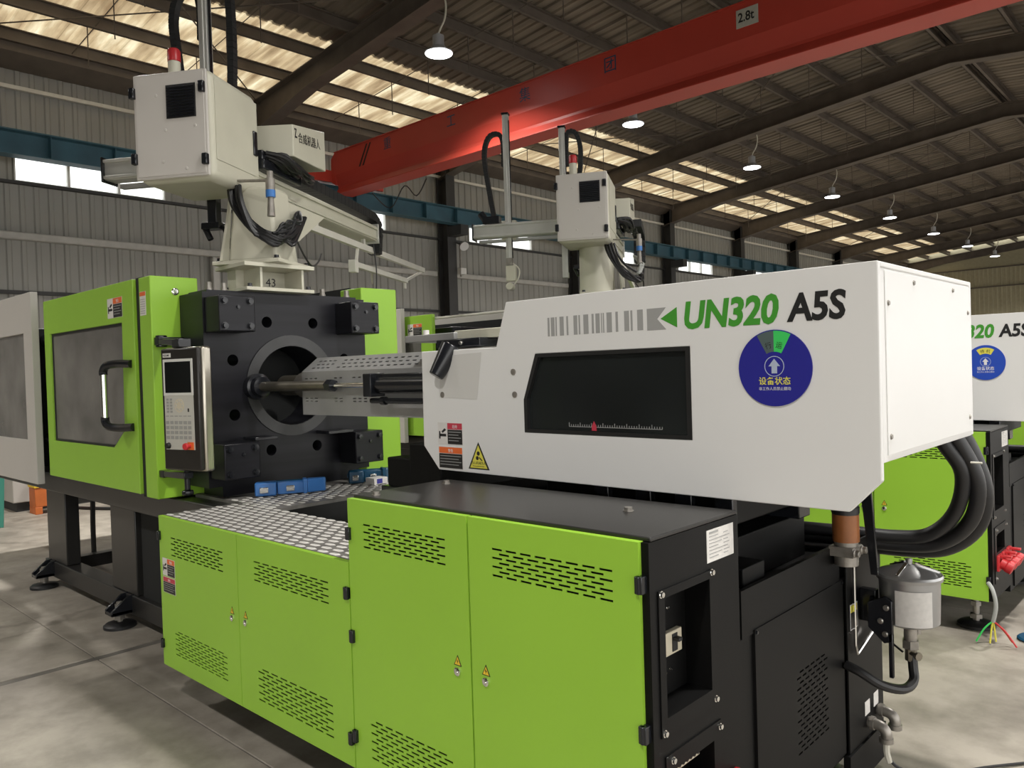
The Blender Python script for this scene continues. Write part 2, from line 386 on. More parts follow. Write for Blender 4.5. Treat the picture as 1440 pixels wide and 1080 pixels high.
for a, b in zip(ys[::2], ys[1::2]):
    n = max(1, round((b-a)/SW)); w = (b-a)/n
    for k in range(n): wsheet(a+k*w, w+(.003 if k < n-1 else 0), ZB, ZT)
for k, (a, b) in enumerate(WIN):
    wn = thing('window_%d' % (k+1), None, None, (XW, a, ZB), kind='structure')
    fr = MB(); fr.box(XW-.03, XW+.05, a, b, ZB, ZB+.035); fr.box(XW-.03, XW+.05, a, b, ZT-.035, ZT)
    for q in range(4):
        y = a+(b-a)*q/3; fr.box(XW-.03, XW+.05, max(a, y-.022), min(b, y+.022), ZB+.035, ZT-.035)
    fr.build('window_frame', 'frame', wn, smooth=False)
    for q in range(3):
        y0 = a+(b-a)*q/3+.022; y1 = a+(b-a)*(q+1)/3-.022
        MB().box(XW-.006, XW, y0, y1, ZB+.035, ZT-.035).build('pane', 'windowglass', wn, smooth=False)
# girts, sills and pipes on the wall
for nm, z, h, d, mt in (('wall_girt', 6.30, .06, .07, 'whitesteel'), ('window_ledge', 4.80, .045, .09, 'steelgrey'), ('wall_girt', 3.05, .06, .06, 'steelgrey')):
    MB().box(XW+.036, XW+.036+d, YB, YE, z, z+h).build(nm, mt, wl, smooth=False)
for k in range(15):
    y0 = YB+.25+5*k; MB().box(XW+.04, XW+.16, y0, y0+4.5, 3.91, 4.03).build('wall_duct', 'wallpipe', wl, bevel=.02)
MB().box(XW+.05, XW+.17, 6.98, 7.12, 0, 3.91).build('wall_downpipe', 'wallpipe', wl, bevel=.02)
# eaves gutter beam
MB().prism([(XW+.02, YB, 6.62), (XW+.42, YB, 6.78), (XW+.42, YB, 6.98), (XW+.02, YB, 7.0)], (0, YE-YB, 0)).build('eaves_gutter', 'steelbrown', wl, smooth=False)
# columns and rafters
cel = thing('ceiling', None, None, (XR, 12, 7), kind='structure')
FY = [2.87+5*k for k in range(-6, 10)]
cw = MB(); 
c0 = None; r0 = None
for y in FY:
    if c0 is None:
        m = MB(); m.box(XW+.08, XW+.10, -.14, .14, 0, 6.85); m.box(XW+.40, XW+.42, -.14, .14, 0, 6.75); m.box(XW+.10, XW+.40, -.008, .008, 0, 6.85)
        m.xf(Matrix.Translation((-XW, 0, 0))); c0 = m.build('steel_column', 'steelgrey', None, smooth=False); o = c0
        m = MB(); zt = lambda x: zr(x)-.21
        pr_ = [(XW+.1, zt(XW+.1), .62), (XW+2.3, zt(XW+2.3), .40), (XR, zt(XR), .36), (2*XR-XW-2.3, zt(XW+2.3), .40), (2*XR-XW-.1, zt(XW+.1), .62)]
        for (xa, za, ha), (xb, zb, hb) in zip(pr_, pr_[1:]):
            for (l0, l1, w) in ((0, .02, .13), (1, .02, .13)):
                ta, tb = (za, zb) if l0 == 0 else (za-ha+.02, zb-hb+.02)
                m.hexa([(xa, -w, ta-.02), (xb, -w, tb-.02), (xb, w, tb-.02), (xa, w, ta-.02)], [(xa, -w, ta), (xb, -w, tb), (xb, w, tb), (xa, w, ta)])
            m.hexa([(xa, -.008, za-ha), (xb, -.008, zb-hb), (xb, .008, zb-hb), (xa, .008, za-ha)], [(xa, -.008, za-.02), (xb, -.008, zb-.02), (xb, .008, zb-.02), (xa, .008, za-.02)])
        m.xf(Matrix.Translation((-XR, 0, -7))); r0 = m.build('roof_rafter', 'steelbrown', None, smooth=False); q = r0
    else:
        o = c0.copy(); COL.objects.link(o); q = r0.copy(); COL.objects.link(q)
    o.parent = wl; o.location = (0, y-12, 0); q.parent = cel; q.location = (0, y-12, 0)
# purlins
PX = [-13.85+1.05*k for k in range(10)]; PX += [2*XR-x for x in PX]
for x in PX:
    z = zr(x)-.01
    m = MB(); m.box(-.006, .006, YB-12, YE-12, -.2, 0); m.box(-.006, .06, YB-12, YE-12, -.2, -.185); m.box(-.006, .06, YB-12, YE-12, -.015, 0); m.box(.048, .06, YB-12, YE-12, -.185, -.165)
    o = m.build('roof_purlin', 'steelbrown', None, smooth=False); o.parent = cel; o.location = (x-XR, 0, z-7)
# sag rods between the purlins (thin verticals and diagonals seen from below)
rod0 = None
for y in [FY[k]+dy for k in range(6, 11) for dy in (1.7, 3.4)]:
    for x in PX[:8]:
        m = None
        if rod0 is None: rod0 = MB().cyl((0, 0, -.02), (1.05, 0, .085), .008, n=6).build('sag_rod', 'steelbrown', None); o = rod0
        else: o = rod0.copy(); COL.objects.link(o)
        o.parent = cel; o.location = (x-XR, y-12, zr(x)-.17-7)
hr0 = None
for y in [FY[k]+dy for k in range(6, 12) for dy in (1.6, 3.3)]:
    for x in PX[1:9]:
        if hr0 is None: hr0 = MB().cyl((0, 0, -.62), (0, 0, 0), .009, n=6).build('hanger_rod', 'steelbrown', None); o = hr0
        else: o = hr0.copy(); COL.objects.link(o)
        o.parent = cel; o.location = (x-XR, y-12, zr(x)-.2-7)
for k in (6, 8, 10, 12):
    for a_, b_ in ((0, 5), (5, 0)):
        for xa, xb in ((XW+.5, XW+5.2), (XW+5.2, XR)):
            m = MB(); m.cyl((xa-XR, FY[k]+a_-12, zr(xa)-.26-7), (xb-XR, FY[k]+b_-12, zr(xb)-.26-7), .012, n=6); o = m.build('brace_rod', 'steelbrown', None); o.parent = cel
# roof sheets
RW = .9; nr = int((YE-YB)/RW); XS = -11.45
rp = sheet(0, RW+.004, .225, .03)
def roofsheet(x0, x1, m, nm):
    return sheetmesh(lambda a, d: V(x0-XR, a-12, zr(x0)+d-7), lambda a, d: V(x1-XR, a-12, zr(x1)+d-7), rp).build(nm, m, None, fix=False)
protos = [roofsheet(XW-.2, XS, 'rooflight', 'roof_light_sheet'), roofsheet(XS-.05, XR, 'roofsheet', 'roof_sheet'), roofsheet(2*XR-XW, XR, 'roofsheet', 'roof_sheet')]
pat = sheetmesh(lambda a, d: V(XS-.05-XR, a-12, zr(XS)+d-7), lambda a, d: V(XS+1.6-XR, a-12, zr(XS+1.6)+d-7), rp)
for k in range(nr):
    for p in protos:
        o = p if k == 0 else p.copy()
        if k: COL.objects.link(o)
        o.parent = cel; o.location = (0, YB+k*RW, 0)
# far end wall
we = thing('wall_back', None, None, (XR, YE, 0), kind='structure')
b0 = None
for k in range(24):
    w = (XE-XW)/24
    if b0 is None:
        p = sheet(0, w+.003, .21, .022); b0 = sheetmesh(lambda a, d: V(a, -d, 0), lambda a, d: V(a, -d, 6.3), p).build('wall_sheet', 'endwall', None, fix=False); o = b0
    else: o = b0.copy(); COL.objects.link(o)
    o.parent = we; o.location = (XW+k*w-XR, 0, 0)
MB().prism([(XW, YE, 6.3), (XE, YE, 6.3), (XE, YE, 7.14), (XR, YE, 8.14), (XW, YE, 7.14)], (0, .05, 0)).build('gable_panel', 'endwall', we, smooth=False)
for z in (5.2, 6.2): MB().box(XW+.1, XE-.1, YE-.12, YE-.04, z, z+.06).build('wall_girt', 'steelbrown', we, smooth=False)

wf = thing('light_screen_front', None, None, (XR, YB, 0), kind='structure')  # end wall out of view, added to cut light from behind the camera
for k in range(24):
    o = b0.copy(); COL.objects.link(o); o.parent = wf; o.location = (XW+k*(XE-XW)/24-XR, 0, 0)
MB().prism([(XW, YB, 6.3), (XE, YB, 6.3), (XE, YB, 7.14), (XR, YB, 8.14), (XW, YB, 7.14)], (0, .05, 0)).build('gable_panel', 'endwall', wf, smooth=False)
wr = thing('light_screen_right', None, None, (XE, 12, 0), kind='structure')  # upper cladding out of view, added to block the high sky on this side
w0 = None
for k in range(ny):
    if w0 is None: w0 = sheetmesh(lambda a, d: V(-d, a, 4.3), lambda a, d: V(-d, a, ZTOP), sheet(0, SW+.003, .21, .022)).build('wall_sheet', 'sheet', None, fix=False); o = w0
    else: o = w0.copy(); COL.objects.link(o)
    o.parent = wr; o.location = (0, YB+k*SW-12, 0)
for y in FY:
    o = c0.copy(); COL.objects.link(o); o.parent = wr; o.location = (-.5, y-12, 0)
# ------------------------------------------------------------------ crane runway and crane
XC = -13.55
m = MB(); m.box(XC-.16, XC+.16, -20+5, YE-.2-12, -.02, 0); m.box(XC-.13, XC+.13, -15, YE-.2-12, -.37, -.355); m.box(XC-.006, XC+.006, -15, YE-.2-12, -.355, -.02)
m.xf(Matrix.Translation((-XC, 0, 0)))
rb = thing('crane_runway_beam', 'long blue steel crane runway beam along the grey sheet wall', 'beam', (XC, 12, 5.44))
ORG[rb.name] = Vector()
m.build('i_beam', 'beam_blue', rb, smooth=False)
st0 = None
for y in range(-6, 36):
    if st0 is None: st0 = MB().box(-.13, .13, -.006, .006, -.355, -.02).build('stiffener', 'beam_blue', rb, smooth=False); o = st0
    else: o = st0.copy(); COL.objects.link(o); o.parent = rb
    o.location = (0, y*.95-6, 0)
MB().box(-.03, .03, -15, YE-.2-12, 0, .035).build('crane_rail', 'steelbrown', rb, smooth=False)
for y in FY[5:]:
    MB().box(XW+.42-XC, .12, y-12-.12, y-12+.12, -.60, -.37).build('bracket', 'steelgrey', rb, smooth=False)

YG = 9.2
cr = thing('overhead_crane', 'orange-red overhead crane girder with a white 2.8t plate', 'crane', (XR, YG+.2, 5.3))
pro = [(0, 6.06), (0, 5.62), (.07, 5.40), (.07, 5.36), (0, 5.25), (0, 5.235), (.4, 5.235), (.4, 5.25), (.33, 5.36), (.33, 5.40), (.4, 5.62), (.4, 6.06)]
g = MB(); xa, xb = -13.30, XE-1.2
g.prism([(xa, YG+a, b) for a, b in pro], (xb-xa, 0, 0)); g.build('girder', 'beam_red', cr, smooth=False)
g = MB(); tz = [(0, 6.06), (0, 5.5), (.4, 5.5), (.4, 6.06)]
g.hexa([(xa, YG, 5.42), (xa, YG+.4, 5.42), (xa-.13, YG+.4, 5.5), (xa-.13, YG, 5.5)], [(xa, YG, 6.06), (xa, YG+.4, 6.06), (xa-.13, YG+.4, 5.95), (xa-.13, YG, 5.95)]); g.build('girder_end', 'beam_red', cr, smooth=False)
g = MB(); g.box(-13.68, -13.42, YG-.9, YG+1.3, 5.50, 5.74); g.build('end_carriage', 'beam_red', cr, bevel=.01)
for y in (YG-.65, YG+1.05): MB().cyl((-13.62, y, 5.56), (-13.48, y, 5.56), .084, n=18).build('wheel', 'steelgrey', cr)
MB().box(xa, xb, YG-.02, YG+.42, 6.06, 6.075).build('top_flange', 'beam_red', cr, smooth=False)
for dx in (0, .11): MB().quad((-12.25+dx, YG-.002, 6.02), (-12.2+dx, YG-.002, 6.02), (-12.45+dx, YG-.002, 5.63), (-12.5+dx, YG-.002, 5.63)).build('hazard_stripe', 'ink', cr, smooth=False)
pl = MB().box(-4.59, -4.30, YG-.006, YG-.001, 5.76, 5.985).build('capacity_plate', 'plate', cr, smooth=False)
text('lettering', '2.8t', .16, (-4.565, YG-.0065, 5.83), (1, 0, 0), (0, 0, 1), 'ink', pl, bold=.02, sx=.85)
for x, s in ((-11.6, '重'), (-9.85, '工'), (-8.15, '集'), (-6.52, '团')):
    text('lettering', s, .24, (x-.12, YG-.001, 5.80), (1, 0, 0), (0, 0, 1), 'bluedk', cr)
m = MB()
for a in ((-12.6, 5.2), (-11.6, 5.15), (-10.6, 5.2)): pass
m.tube([(-12.7, YG+.45, 5.22), (-12.2, YG+.5, 4.85), (-11.75, YG+.5, 5.2), (-11.4, YG+.5, 4.95), (-11.1, YG+.5, 5.22)], .012, n=6)
m.build('festoon_cable', 'rubber', cr)

# ------------------------------------------------------------------ high bay lamps
def lamp():
    t = thing('high_bay_lamp', 'round high bay lamp hanging on a curved white cord under the roof', 'lamp', (0, 0, 0), group='high bay lamps under the roof')
    MB().lathe((0, 0, 0), (0, 0, 1), [(0, .21), (.012, .215), (.05, .14), (.10, .10)], 24).build('reflector', 'lampshell', t)
    MB().lathe((0, 0, .10), (0, 0, 1), [(0, .085), (.16, .085), (.17, .06), (.2, .02)], 16).build('ballast_housing', 'lampshell', t)
    MB().lathe((0, 0, -.012), (0, 0, 1), [(0, .17), (.005, .195), (.011, .2)], 24).build('lit_glass', 'lampglow', t)
    MB().tube([(0, 0, .28), (.03, .02, .36), (.1, .05, .5), (.13, .05, .70), (.08, .03, .9), (.02, 0, 1.02), (.02, 0, 1.14)], .014, n=8).build('cord', 'cord', t)
    return t
def lamp_light(t):
    ld = bpy.data.lights.new('lamp_light', 'AREA'); ld.shape = 'DISK'; ld.size = .4; ld.energy = LAMP_POWER; ld.color = (1, .97, .92); ld.spread = math.radians(135)
    lo = bpy.data.objects.new('lamp_light', ld); COL.objects.link(lo); lo.parent = t; lo.location = (0, 0, -.03)
l0 = lamp(); first = True; LL = []
for (x, z) in ((-8.62, 6.29), (.0, 6.29)):  # second row hangs out of view, added to brighten the hall
    for k in range(-2, 8):
        if first: t = l0; first = False
        else: t = copy_tree(l0)
        t.location = (x, 7.85+5.02*k, z); LL.append(t)
for t in LL: lamp_light(t)

# ================================================================== INJECTION MOULDING MACHINE
AY, AZ = 2.53, 1.55            # injection axis
def slots(x0, x1, z0, z1, rows, n, lx):
    # staggered ventilation slots, n on even rows, n-1 on odd rows; returned in plate coordinates
    pitch = (x1-x0)/(n-.25); L = pitch*.75; hs = []; rp_ = (z1-z0)/(rows-.5); h = rp_*.48
    for r in range(rows):
        z = z0+r*rp_; odd = r % 2
        for k in range(n-odd):
            a = x0+(k+(.5 if odd else 0))*pitch; hs.append((a, a+L, z, z+h))
    return hs
def sticker(parent, x, z, w, h, y, head='inkred', pict=True, name='warning_sticker'):
    # danger sticker on a face looking to -y
    st = MB().box(x, x+w, y-.0012, y, z, z+h).build(name, 'paper', parent, smooth=False)
    a = x+(w*.4 if pict else 0.004)
    MB().box(a, x+w-.002, y-.0018, y-.0012, z+.002, z+h*.68).build('text_block', 'ink', st, smooth=False)
    MB().box(a, x+w-.002, y-.0018, y-.0012, z+h*.70, z+h-.002).build('heading', head, st, smooth=False)
    m = MB()
    for k in range(4):
        zz = z+h*(.56-.13*k); m.box(a+w*.04, x+w*(.94-.1*(k % 2)), y-.0022, y-.0018, zz, zz+h*.03)
    m.build('printed_lines', 'inkgrey', st, smooth=False)
    text('lettering', '危险' if head == 'inkred' else '警告', h*.17, ((a+x+w)/2, y-.0018, z+h*.76), (1, 0, 0), (0, 0, 1), 'inkwhite', st, align='CENTER', ext=.0002)
    if pict:
        m = MB(); m.box(x+w*.05, x+w*.34, y-.002, y-.0012, z+h*.36, z+h*.48); m.box(x+w*.05, x+w*.10, y-.002, y-.0012, z+h*.25, z+h*.6)
        m.hexa([(x+w*.2, y-.002, z+h*.52), (x+w*.34, y-.002, z+h*.66), (x+w*.34, y-.0012, z+h*.66), (x+w*.2, y-.0012, z+h*.52)], [(x+w*.15, y-.002, z+h*.58), (x+w*.28, y-.002, z+h*.74), (x+w*.28, y-.0012, z+h*.74), (x+w*.15, y-.0012, z+h*.58)])
        m.build('pictogram', 'ink', st, smooth=False)
    return st
def bolt_sign(parent, x, z, y, s=.03):
    t = MB().prism([(x-s/2, y, z), (x+s/2, y, z), (x, y, z+s*.95)], (0, -.001, 0)).build('electric_hazard_sign', 'ink', parent, smooth=False)
    MB().prism([(x-s*.37, y-.0011, z+s*.08), (x+s*.37, y-.0011, z+s*.08), (x, y-.0011, z+s*.80)], (0, -.0004, 0)).build('yellow_field', 'yellow', t, smooth=False)
    MB().prism([(x-s*.02, y-.0016, z+s*.62), (x-s*.10, y-.0016, z+s*.36), (x+s*.0, y-.0016, z+s*.38), (x-s*.06, y-.0016, z+s*.14), (x+s*.12, y-.0016, z+s*.44), (x+s*.03, y-.0016, z+s*.43)], (0, -.0003, 0)).build('flash', 'ink', t, smooth=False)
def cab_door(root, x0, x1, z0, z1, vents, lockx, lockz, hinges, y=1.6):
    hs = []
    for v in vents: hs += slots(v[0]-x0, v[1]-x0, v[2]-z0, v[3]-z0, v[4], 8, 0)
    d = MB().holes((x0, y, z0), (1, 0, 0), (0, 0, 1), x1-x0, z1-z0, hs, .022, (0, -1, 0), .003).build('cabinet_door', 'green', root, smooth=False)
    m = MB(); m.lathe((lockx, y, lockz), (0, -1, 0), [(0, .013), (.006, .013), (.008, .010), (.008, .007), (.010, .006)], 16); m.box(lockx-.0015, lockx+.0015, y-.0115, y-.009, lockz-.006, lockz+.006)
    m.build('lock', 'chrome', d); bolt_sign(d, lockx, lockz+.018, y, .034)
    for hx, hz in hinges:
        m = MB(); m.box(hx-.011, hx+.011, y-.012, y+.03, hz-.022, hz+.022); m.cyl((hx, y-.008, hz-.022), (hx, y-.008, hz+.022), .007, n=10); m.build('hinge', 'blackgloss', d, bevel=.002)
    return d

def build_machine():
    R = thing('injection_molding_machine', 'x', 'machine', (-4.0, AY, 0))
    # ---- base frame
    MB().box(-7.10, -3.7, 2.0, 2.13, .075, .20).build('base_rail', 'blacktop', R, bevel=.006); MB().box(-7.10, -3.7, 2.93, 3.06, .075, .20).build('base_rail', 'blacktop', R, bevel=.006)
    for x0, x1 in ((-7.05, -6.62), (-5.70, -5.28)):
        for y0 in (2.012, 2.95): MB().box(x0, x1, y0, y0+.10, .2, .79).build('frame_leg', 'blacktop', R, bevel=.006)
    for q_ in ((-7.04, -6.94, 2.13, 2.93, .09, .19), (-5.68, -5.3, 2.13, 2.93, .09, .19), (-6.6, -5.72, 2.94, 3.04, .2, .31)): MB().box(*q_).build('cross_member', 'blacktop', R, bevel=.005)
    MB().box(-8.7, -3.65, 1.93, 3.10, .79, .925).build('bed_beam', 'blacktop', R, bevel=.006)
    m = MB(); m.box(-5.25, -3.92, 2.04, 3.0, .2, .788); m.build('bed_housing', 'inner', R)
    m = MB(); m.tube([(-7.50, 2.5, .8), (-7.48, 2.5, .6), (-7.5, 2.5, .35), (-7.5, 2.5, .1), (-7.5, 2.5, .0)], .022, n=8); m.tube([(-6.05, 2.55, .8), (-5.95, 2.6, .72), (-5.8, 2.6, .74), (-5.7, 2.6, .78)], .012, n=6); m.build('drain_hose', 'rubber', R)
    for fx, fy, sy in ((-6.94, 1.94, 1), (-5.40, 1.94, 1), (-6.94, 3.12, -1), (-5.40, 3.12, -1), (-1.2, 1.80, 1), (-1.25, 3.0, -1), (-3.7, 3.1, -1), (-3.4, 1.95, 1)):
        f = MB(); f.lathe((fx, fy, 0), (0, 0, 1), [(0, .10), (.018, .10), (.03, .085), (.036, .05)], 24); ft = f.build('leveling_foot', 'rubber', R)
        f = MB(); f.cyl((fx, fy, .03), (fx, fy, .165), .018, n=12); f.cyl((fx, fy, .05), (fx, fy, .075), .035, n=6); f.cyl((fx, fy, .125), (fx, fy, .15), .03, n=6); f.build('foot_screw', 'castiron', ft)
        if fx < -5:
            f = MB()
            for dx in (-.05, .05):
                f.prism([(fx+dx-.008, fy+sy*.12, .09), (fx+dx-.008, fy-sy*.07, .09), (fx+dx-.008, fy-sy*.07, .12), (fx+dx-.008, fy+sy*.03, .20), (fx+dx-.008, fy+sy*.12, .21)], (.016, 0, 0))
            f.box(fx-.058, fx+.058, min(fy+sy*.06, fy-sy*.07), max(fy+sy*.06, fy-sy*.07), .088, .112); f.build('foot_bracket', 'blackgloss', ft, bevel=.003)
    # ---- safety gate
    gx0, gx1, gz0, gz1, gy = -6.31, -4.705, .945, 2.195, 1.83
    win = [(-6.19, 1.20), (-5.08, 1.20), (-4.90, 1.31), (-4.88, 1.955), (-6.19, 1.955)]
    m = MB().polyholes([(gx0, gz0), (gx1, gz0), (gx1, gz1), (gx0, gz1)], [win], lambda u, v, d: V(u, gy+d, v), .045)
    G = m.build('safety_gate', 'green', R, smooth=False, bevel=.004)
    MB().polyholes(win, [], lambda u, v, d: V(u, gy+.018+d, v), .008).build('gate_window', 'gateglass', G, smooth=False)
    m = MB(); m.polyholes(win, [[(-6.175, 1.215), (-5.088, 1.215), (-4.915, 1.318), (-4.895, 1.94), (-6.175, 1.94)]], lambda u, v, d: V(u, gy+.012+d, v), .02); m.build('window_gasket', 'rubber', G, smooth=False)
    m = MB(); hx = -4.96
    m.cyl((hx, 1.745, 1.375), (hx, 1.745, 1.665), .02, n=16); m.build('handle_bar', 'chrome', G)
    for zz, sgn in ((1.665, 1), (1.375, -1)):
        m = MB(); m.tube([(hx, 1.745, zz-sgn*.02), (hx, 1.745, zz+sgn*.005), (hx+.03, 1.752, zz+sgn*.035), (hx+.1, 1.79, zz+sgn*.045), (hx+.21, 1.826, zz+sgn*.04)], .024, n=10); m.build('handle_bracket', 'blackgloss', G)
    sticker(G, -5.09, 1.99, .23, .12, gy-.0005, 'inkorange')
    MB().box(gx1+.004, -4.62, gy+.02, gy+.2, .93, 2.2).build('gate_gap_strip', 'inner', R, smooth=False)  # dark strip filling the gap between gate and post, in place of its shade
    c = MB().box(-4.616, -4.459, 1.83, 2.105, .935, 2.192).build('gate_post', 'green', R, bevel=.006)
    m = MB(); m.lathe((-4.459, 1.97, 2.108), (1, 0, 0), [(0, .021), (.005, .021), (.008, .016), (.008, .012), (.012, .010)], 16); m.build('key_switch', 'chrome', c)
    sp = MB().box(-4.6, -4.52, 1.8285, 1.83, 1.975, 2.11).build('notice_sticker', 'paper', c, smooth=False)
    MB().box(-4.598, -4.522, 1.8278, 1.8285, 2.085, 2.108).build('heading', 'inkorange', sp, smooth=False)
    m = MB()
    for k in range(7): m.box(-4.595, -4.53, 1.8280, 1.8285, 1.985+.013*k, 1.989+.013*k)
    m.build('printed_lines', 'inkgrey', sp, smooth=False)
    # rear white guard with window
    wx0, wx1 = -8.7, -6.46; ww = [(-8.5, 1.19), (-6.655, 1.19), (-6.655, 1.985), (-8.5, 1.985)]
    P = MB().polyholes([(wx0, .87), (wx1, .87), (wx1, 2.28), (wx0, 2.28)], [ww], lambda u, v, d: V(u, 1.79+d, v), .05).build('clamp_guard', 'white2', R, smooth=False, bevel=.004)
    MB().polyholes(ww, [], lambda u, v, d: V(u, 1.81+d, v), .008).build('guard_window', 'gateglass', P, smooth=False)
    MB().box(wx0, wx1, 1.845, 1.9, .95, 2.26).box(wx0, wx0+.04, 1.9, 3.2, .95, 2.26).box(wx0, wx1, 3.2, 3.24, .95, 2.26).build('guard_frame', 'white2', R, smooth=False) if False else None
    m = MB().box(-8.7, -6.36, 3.22, 3.26, .9, 2.28); m.build('clamp_guard', 'white2', R, bevel=.004)
    MB().box(-6.31, -4.70, 3.22, 3.26, .945, 2.195).build('safety_gate', 'green', R, bevel=.004)
    MB().box(-4.60, -4.36, 3.19, 3.49, .95, 2.19).build('gate_post', 'green', R, bevel=.006)
    MB().box(-6.3, -4.46, 1.90, 3.2, 2.10, 2.14).build('top_guard_rail', 'inner', R, smooth=False) if False else None
    MB().box(-6.3, -4.63, 1.90, 1.94, 2.145, 2.165).build('gate_rail', 'whitesteel', R, bevel=.003)
    MB().box(-8.6, -4.5, 3.195, 3.21, .93, 2.2).build('dark_liner', 'inner', R, smooth=False)  # dark liner added so the open mould area looks black
    # ---- clamping unit
    def circ(cy, cz, r, n): return [(cy+r*math.cos(2*math.pi*k/n), cz+r*math.sin(2*math.pi*k/n)) for k in range(n)]
    h8 = [circ(AY+.405*math.cos(math.radians(22.5+45*k)), AZ+.405*math.sin(math.radians(22.5+45*k)), .033, 16) for k in range(8)]
    out = [(AY-.54, 1.0), (AY+.54, 1.0), (AY+.54, 2.085), (AY-.54, 2.085)]
    P = MB().polyholes(out, [circ(AY, AZ, .235, 48)]+h8, lambda u, v, d: V(-4.17-d, u, v), .28).build('fixed_platen', 'platen', R, smooth=True)
    m = MB(); n = 48
    m.polyholes(circ(AY, AZ, .30, n), [circ(AY, AZ, .237, n)], lambda u, v, d: V(-4.163-d, u, v), .006); m.build('locating_ring', 'ringgrey', P)
    MB().cyl((-4.44, AY, AZ), (-4.449, AY, AZ), .40, n=32).build('bore_back', 'inner', P)
    for sy in (-1, 1):
        for sz, zc in ((1, 1.955), (-1, 1.15)):
            yc = AY+sy*.425
            b = MB().box(-4.17, -4.0, yc-.105, yc+.105, zc-.098, zc+.098).build('tie_bar_block', 'platen', R, bevel=.006)
            for dy in (-.075, .075):
                for dz in (-.068, .068):
                    k = MB(); bolt(k, (-4.0, yc+dy, zc+dz), (1, 0, 0), .015, .018); k.build('bolt', 'blackgloss', b)
            k = MB(); bolt(k, (-4.0, yc+.005, zc+.035), (1, 0, 0), .009, .01); k.build('bolt', 'blackgloss', b)
            MB().cyl((-7.2, yc, zc), (-4.45, yc, zc), .055, n=20).build('tie_bar', 'blackgloss', R)
    MB().box(-4.168, -4.03, 2.68, 2.86, 1.248, 1.268).build('block_ledge', 'blackgloss', R, bevel=.003); MB().box(-4.168, -4.03, 2.2, 2.34, 1.25, 1.268).build('block_ledge', 'blackgloss', R, bevel=.003)
    m = MB(); m.box(-4.42, -4.2, AY-.5, AY+.5, 2.085, 2.1); m.build('platen_top_plate', 'platen', P)
    for k, yy in enumerate((2.06, 2.15, 2.80, 2.98)):
        q = MB(); q.cyl((-4.23, yy, 2.085), (-4.23, yy, 2.112), .02, n=12); q.cyl((-4.23, yy, 2.112), (-4.23, yy, 2.145), .016, n=8); q.build('bolt', 'castiron', P)
    m = MB(); m.box(-4.40, -4.172, AY-.46, AY+.46, .93, 1.0); m.build('platen_foot', 'platen', P)
    MB().box(-6.2, -5.9, AY-.53, AY+.53, 1.0, 2.06).build('moving_platen', 'platen', R, bevel=.01)
    MB().box(-7.5, -7.2, AY-.53, AY+.53, .93, 2.06).build('toggle_platen', 'platen', R, bevel=.01)
    for zz in (1.3, 1.8):
        for dy in (-.2, .2): MB().bar((-7.2, AY+dy, zz), (-6.2, AY+dy, 1.55+(zz-1.55)*.6), .12, .14).build('toggle_link', 'castiron', R, bevel=.01)
    # ---- front step platform with tread plate
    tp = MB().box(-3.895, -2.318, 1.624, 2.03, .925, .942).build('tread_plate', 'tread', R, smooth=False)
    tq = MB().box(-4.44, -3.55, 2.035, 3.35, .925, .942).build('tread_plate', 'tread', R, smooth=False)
    def treads(pl_, x0, x1, y0, y1):
        m = MB(); px, py = .078, .042; r = 0; y = y0
        while y < y1:
            x = x0+(px/2 if r % 2 else 0)
            while x < x1:
                a, b = .027, .0085
                P_ = [(x-a, y-b), (x+a*.55, y-b), (x+a, y+b), (x-a*.55, y+b)]; Q_ = [(x+(u-x)*.72, y+(v-y)*.6) for u, v in P_]
                m.hexa([(u, v, .942) for u, v in P_], [(u, v, .9465) for u, v in Q_]); x += px
            y += py; r += 1
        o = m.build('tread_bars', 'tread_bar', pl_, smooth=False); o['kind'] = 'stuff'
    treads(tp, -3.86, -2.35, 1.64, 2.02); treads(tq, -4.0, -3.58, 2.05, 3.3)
    MB().box(-3.54, -2.33, 2.04, 3.1, .70, .80).build('recess_box', 'black', R)  # black box standing in for the dark recess between the tread plates
    # ---- low cabinet
    MB().box(-3.88, -2.33, 1.625, 2.03, .215, .92).build('low_cabinet_body', 'inner', R, smooth=False)  # coloured near-black so the vent slots look dark
    MB().box(-3.896, -3.884, 1.622, 2.03, .212, .922).build('cabinet_side', 'green', R, smooth=False)
    d = cab_door(R, -3.902, -3.126, .209, .941, [(-3.775, -3.253, .760, .850, 7), (-3.763, -3.243, .285, .402, 10)], -3.182, .575, [(-3.894, .845), (-3.894, .315)])
    sticker(d, -3.872, .655, .135, .085, 1.5995, 'inkorange'); sticker(d, -3.872, .572, .135, .078, 1.5995, 'inkred', pict=False)
    cab_door(R, -3.122, -2.316, .209, .941, [(-2.985, -2.446, .768, .850, 7), (-2.980, -2.443, .275, .412, 10)], -3.066, .577, [(-2.327, .831), (-2.327, .313)])
    # ---- tall electrical cabinet
    MB().box(-2.29, -1.15, 1.625, 2.06, .215, 1.165).build('tall_cabinet_body', 'inner', R, smooth=False)  # near-black filling, darkens the slots of the tall doors
    t = MB().box(-2.305, -1.071, 1.624, 2.07, 1.166, 1.178).build('cabinet_top', 'blacktop', R, bevel=.003)
    for x, y in ((-2.22, 1.66), (-2.21, 1.98), (-1.32, 1.89)):
        k = MB(); bolt(k, (x, y, 1.178), (0, 0, 1), .012, .012); k.build('bolt', 'castiron', t)
    cab_door(R, -2.309, -1.704, .209, 1.168, [(-2.222, -1.802, 1.005, 1.088, 7), (-2.215, -1.797, .275, .412, 10)], -1.760, .688, [(-2.300, .683), (-2.300, .33), (-2.303, 1.045)])
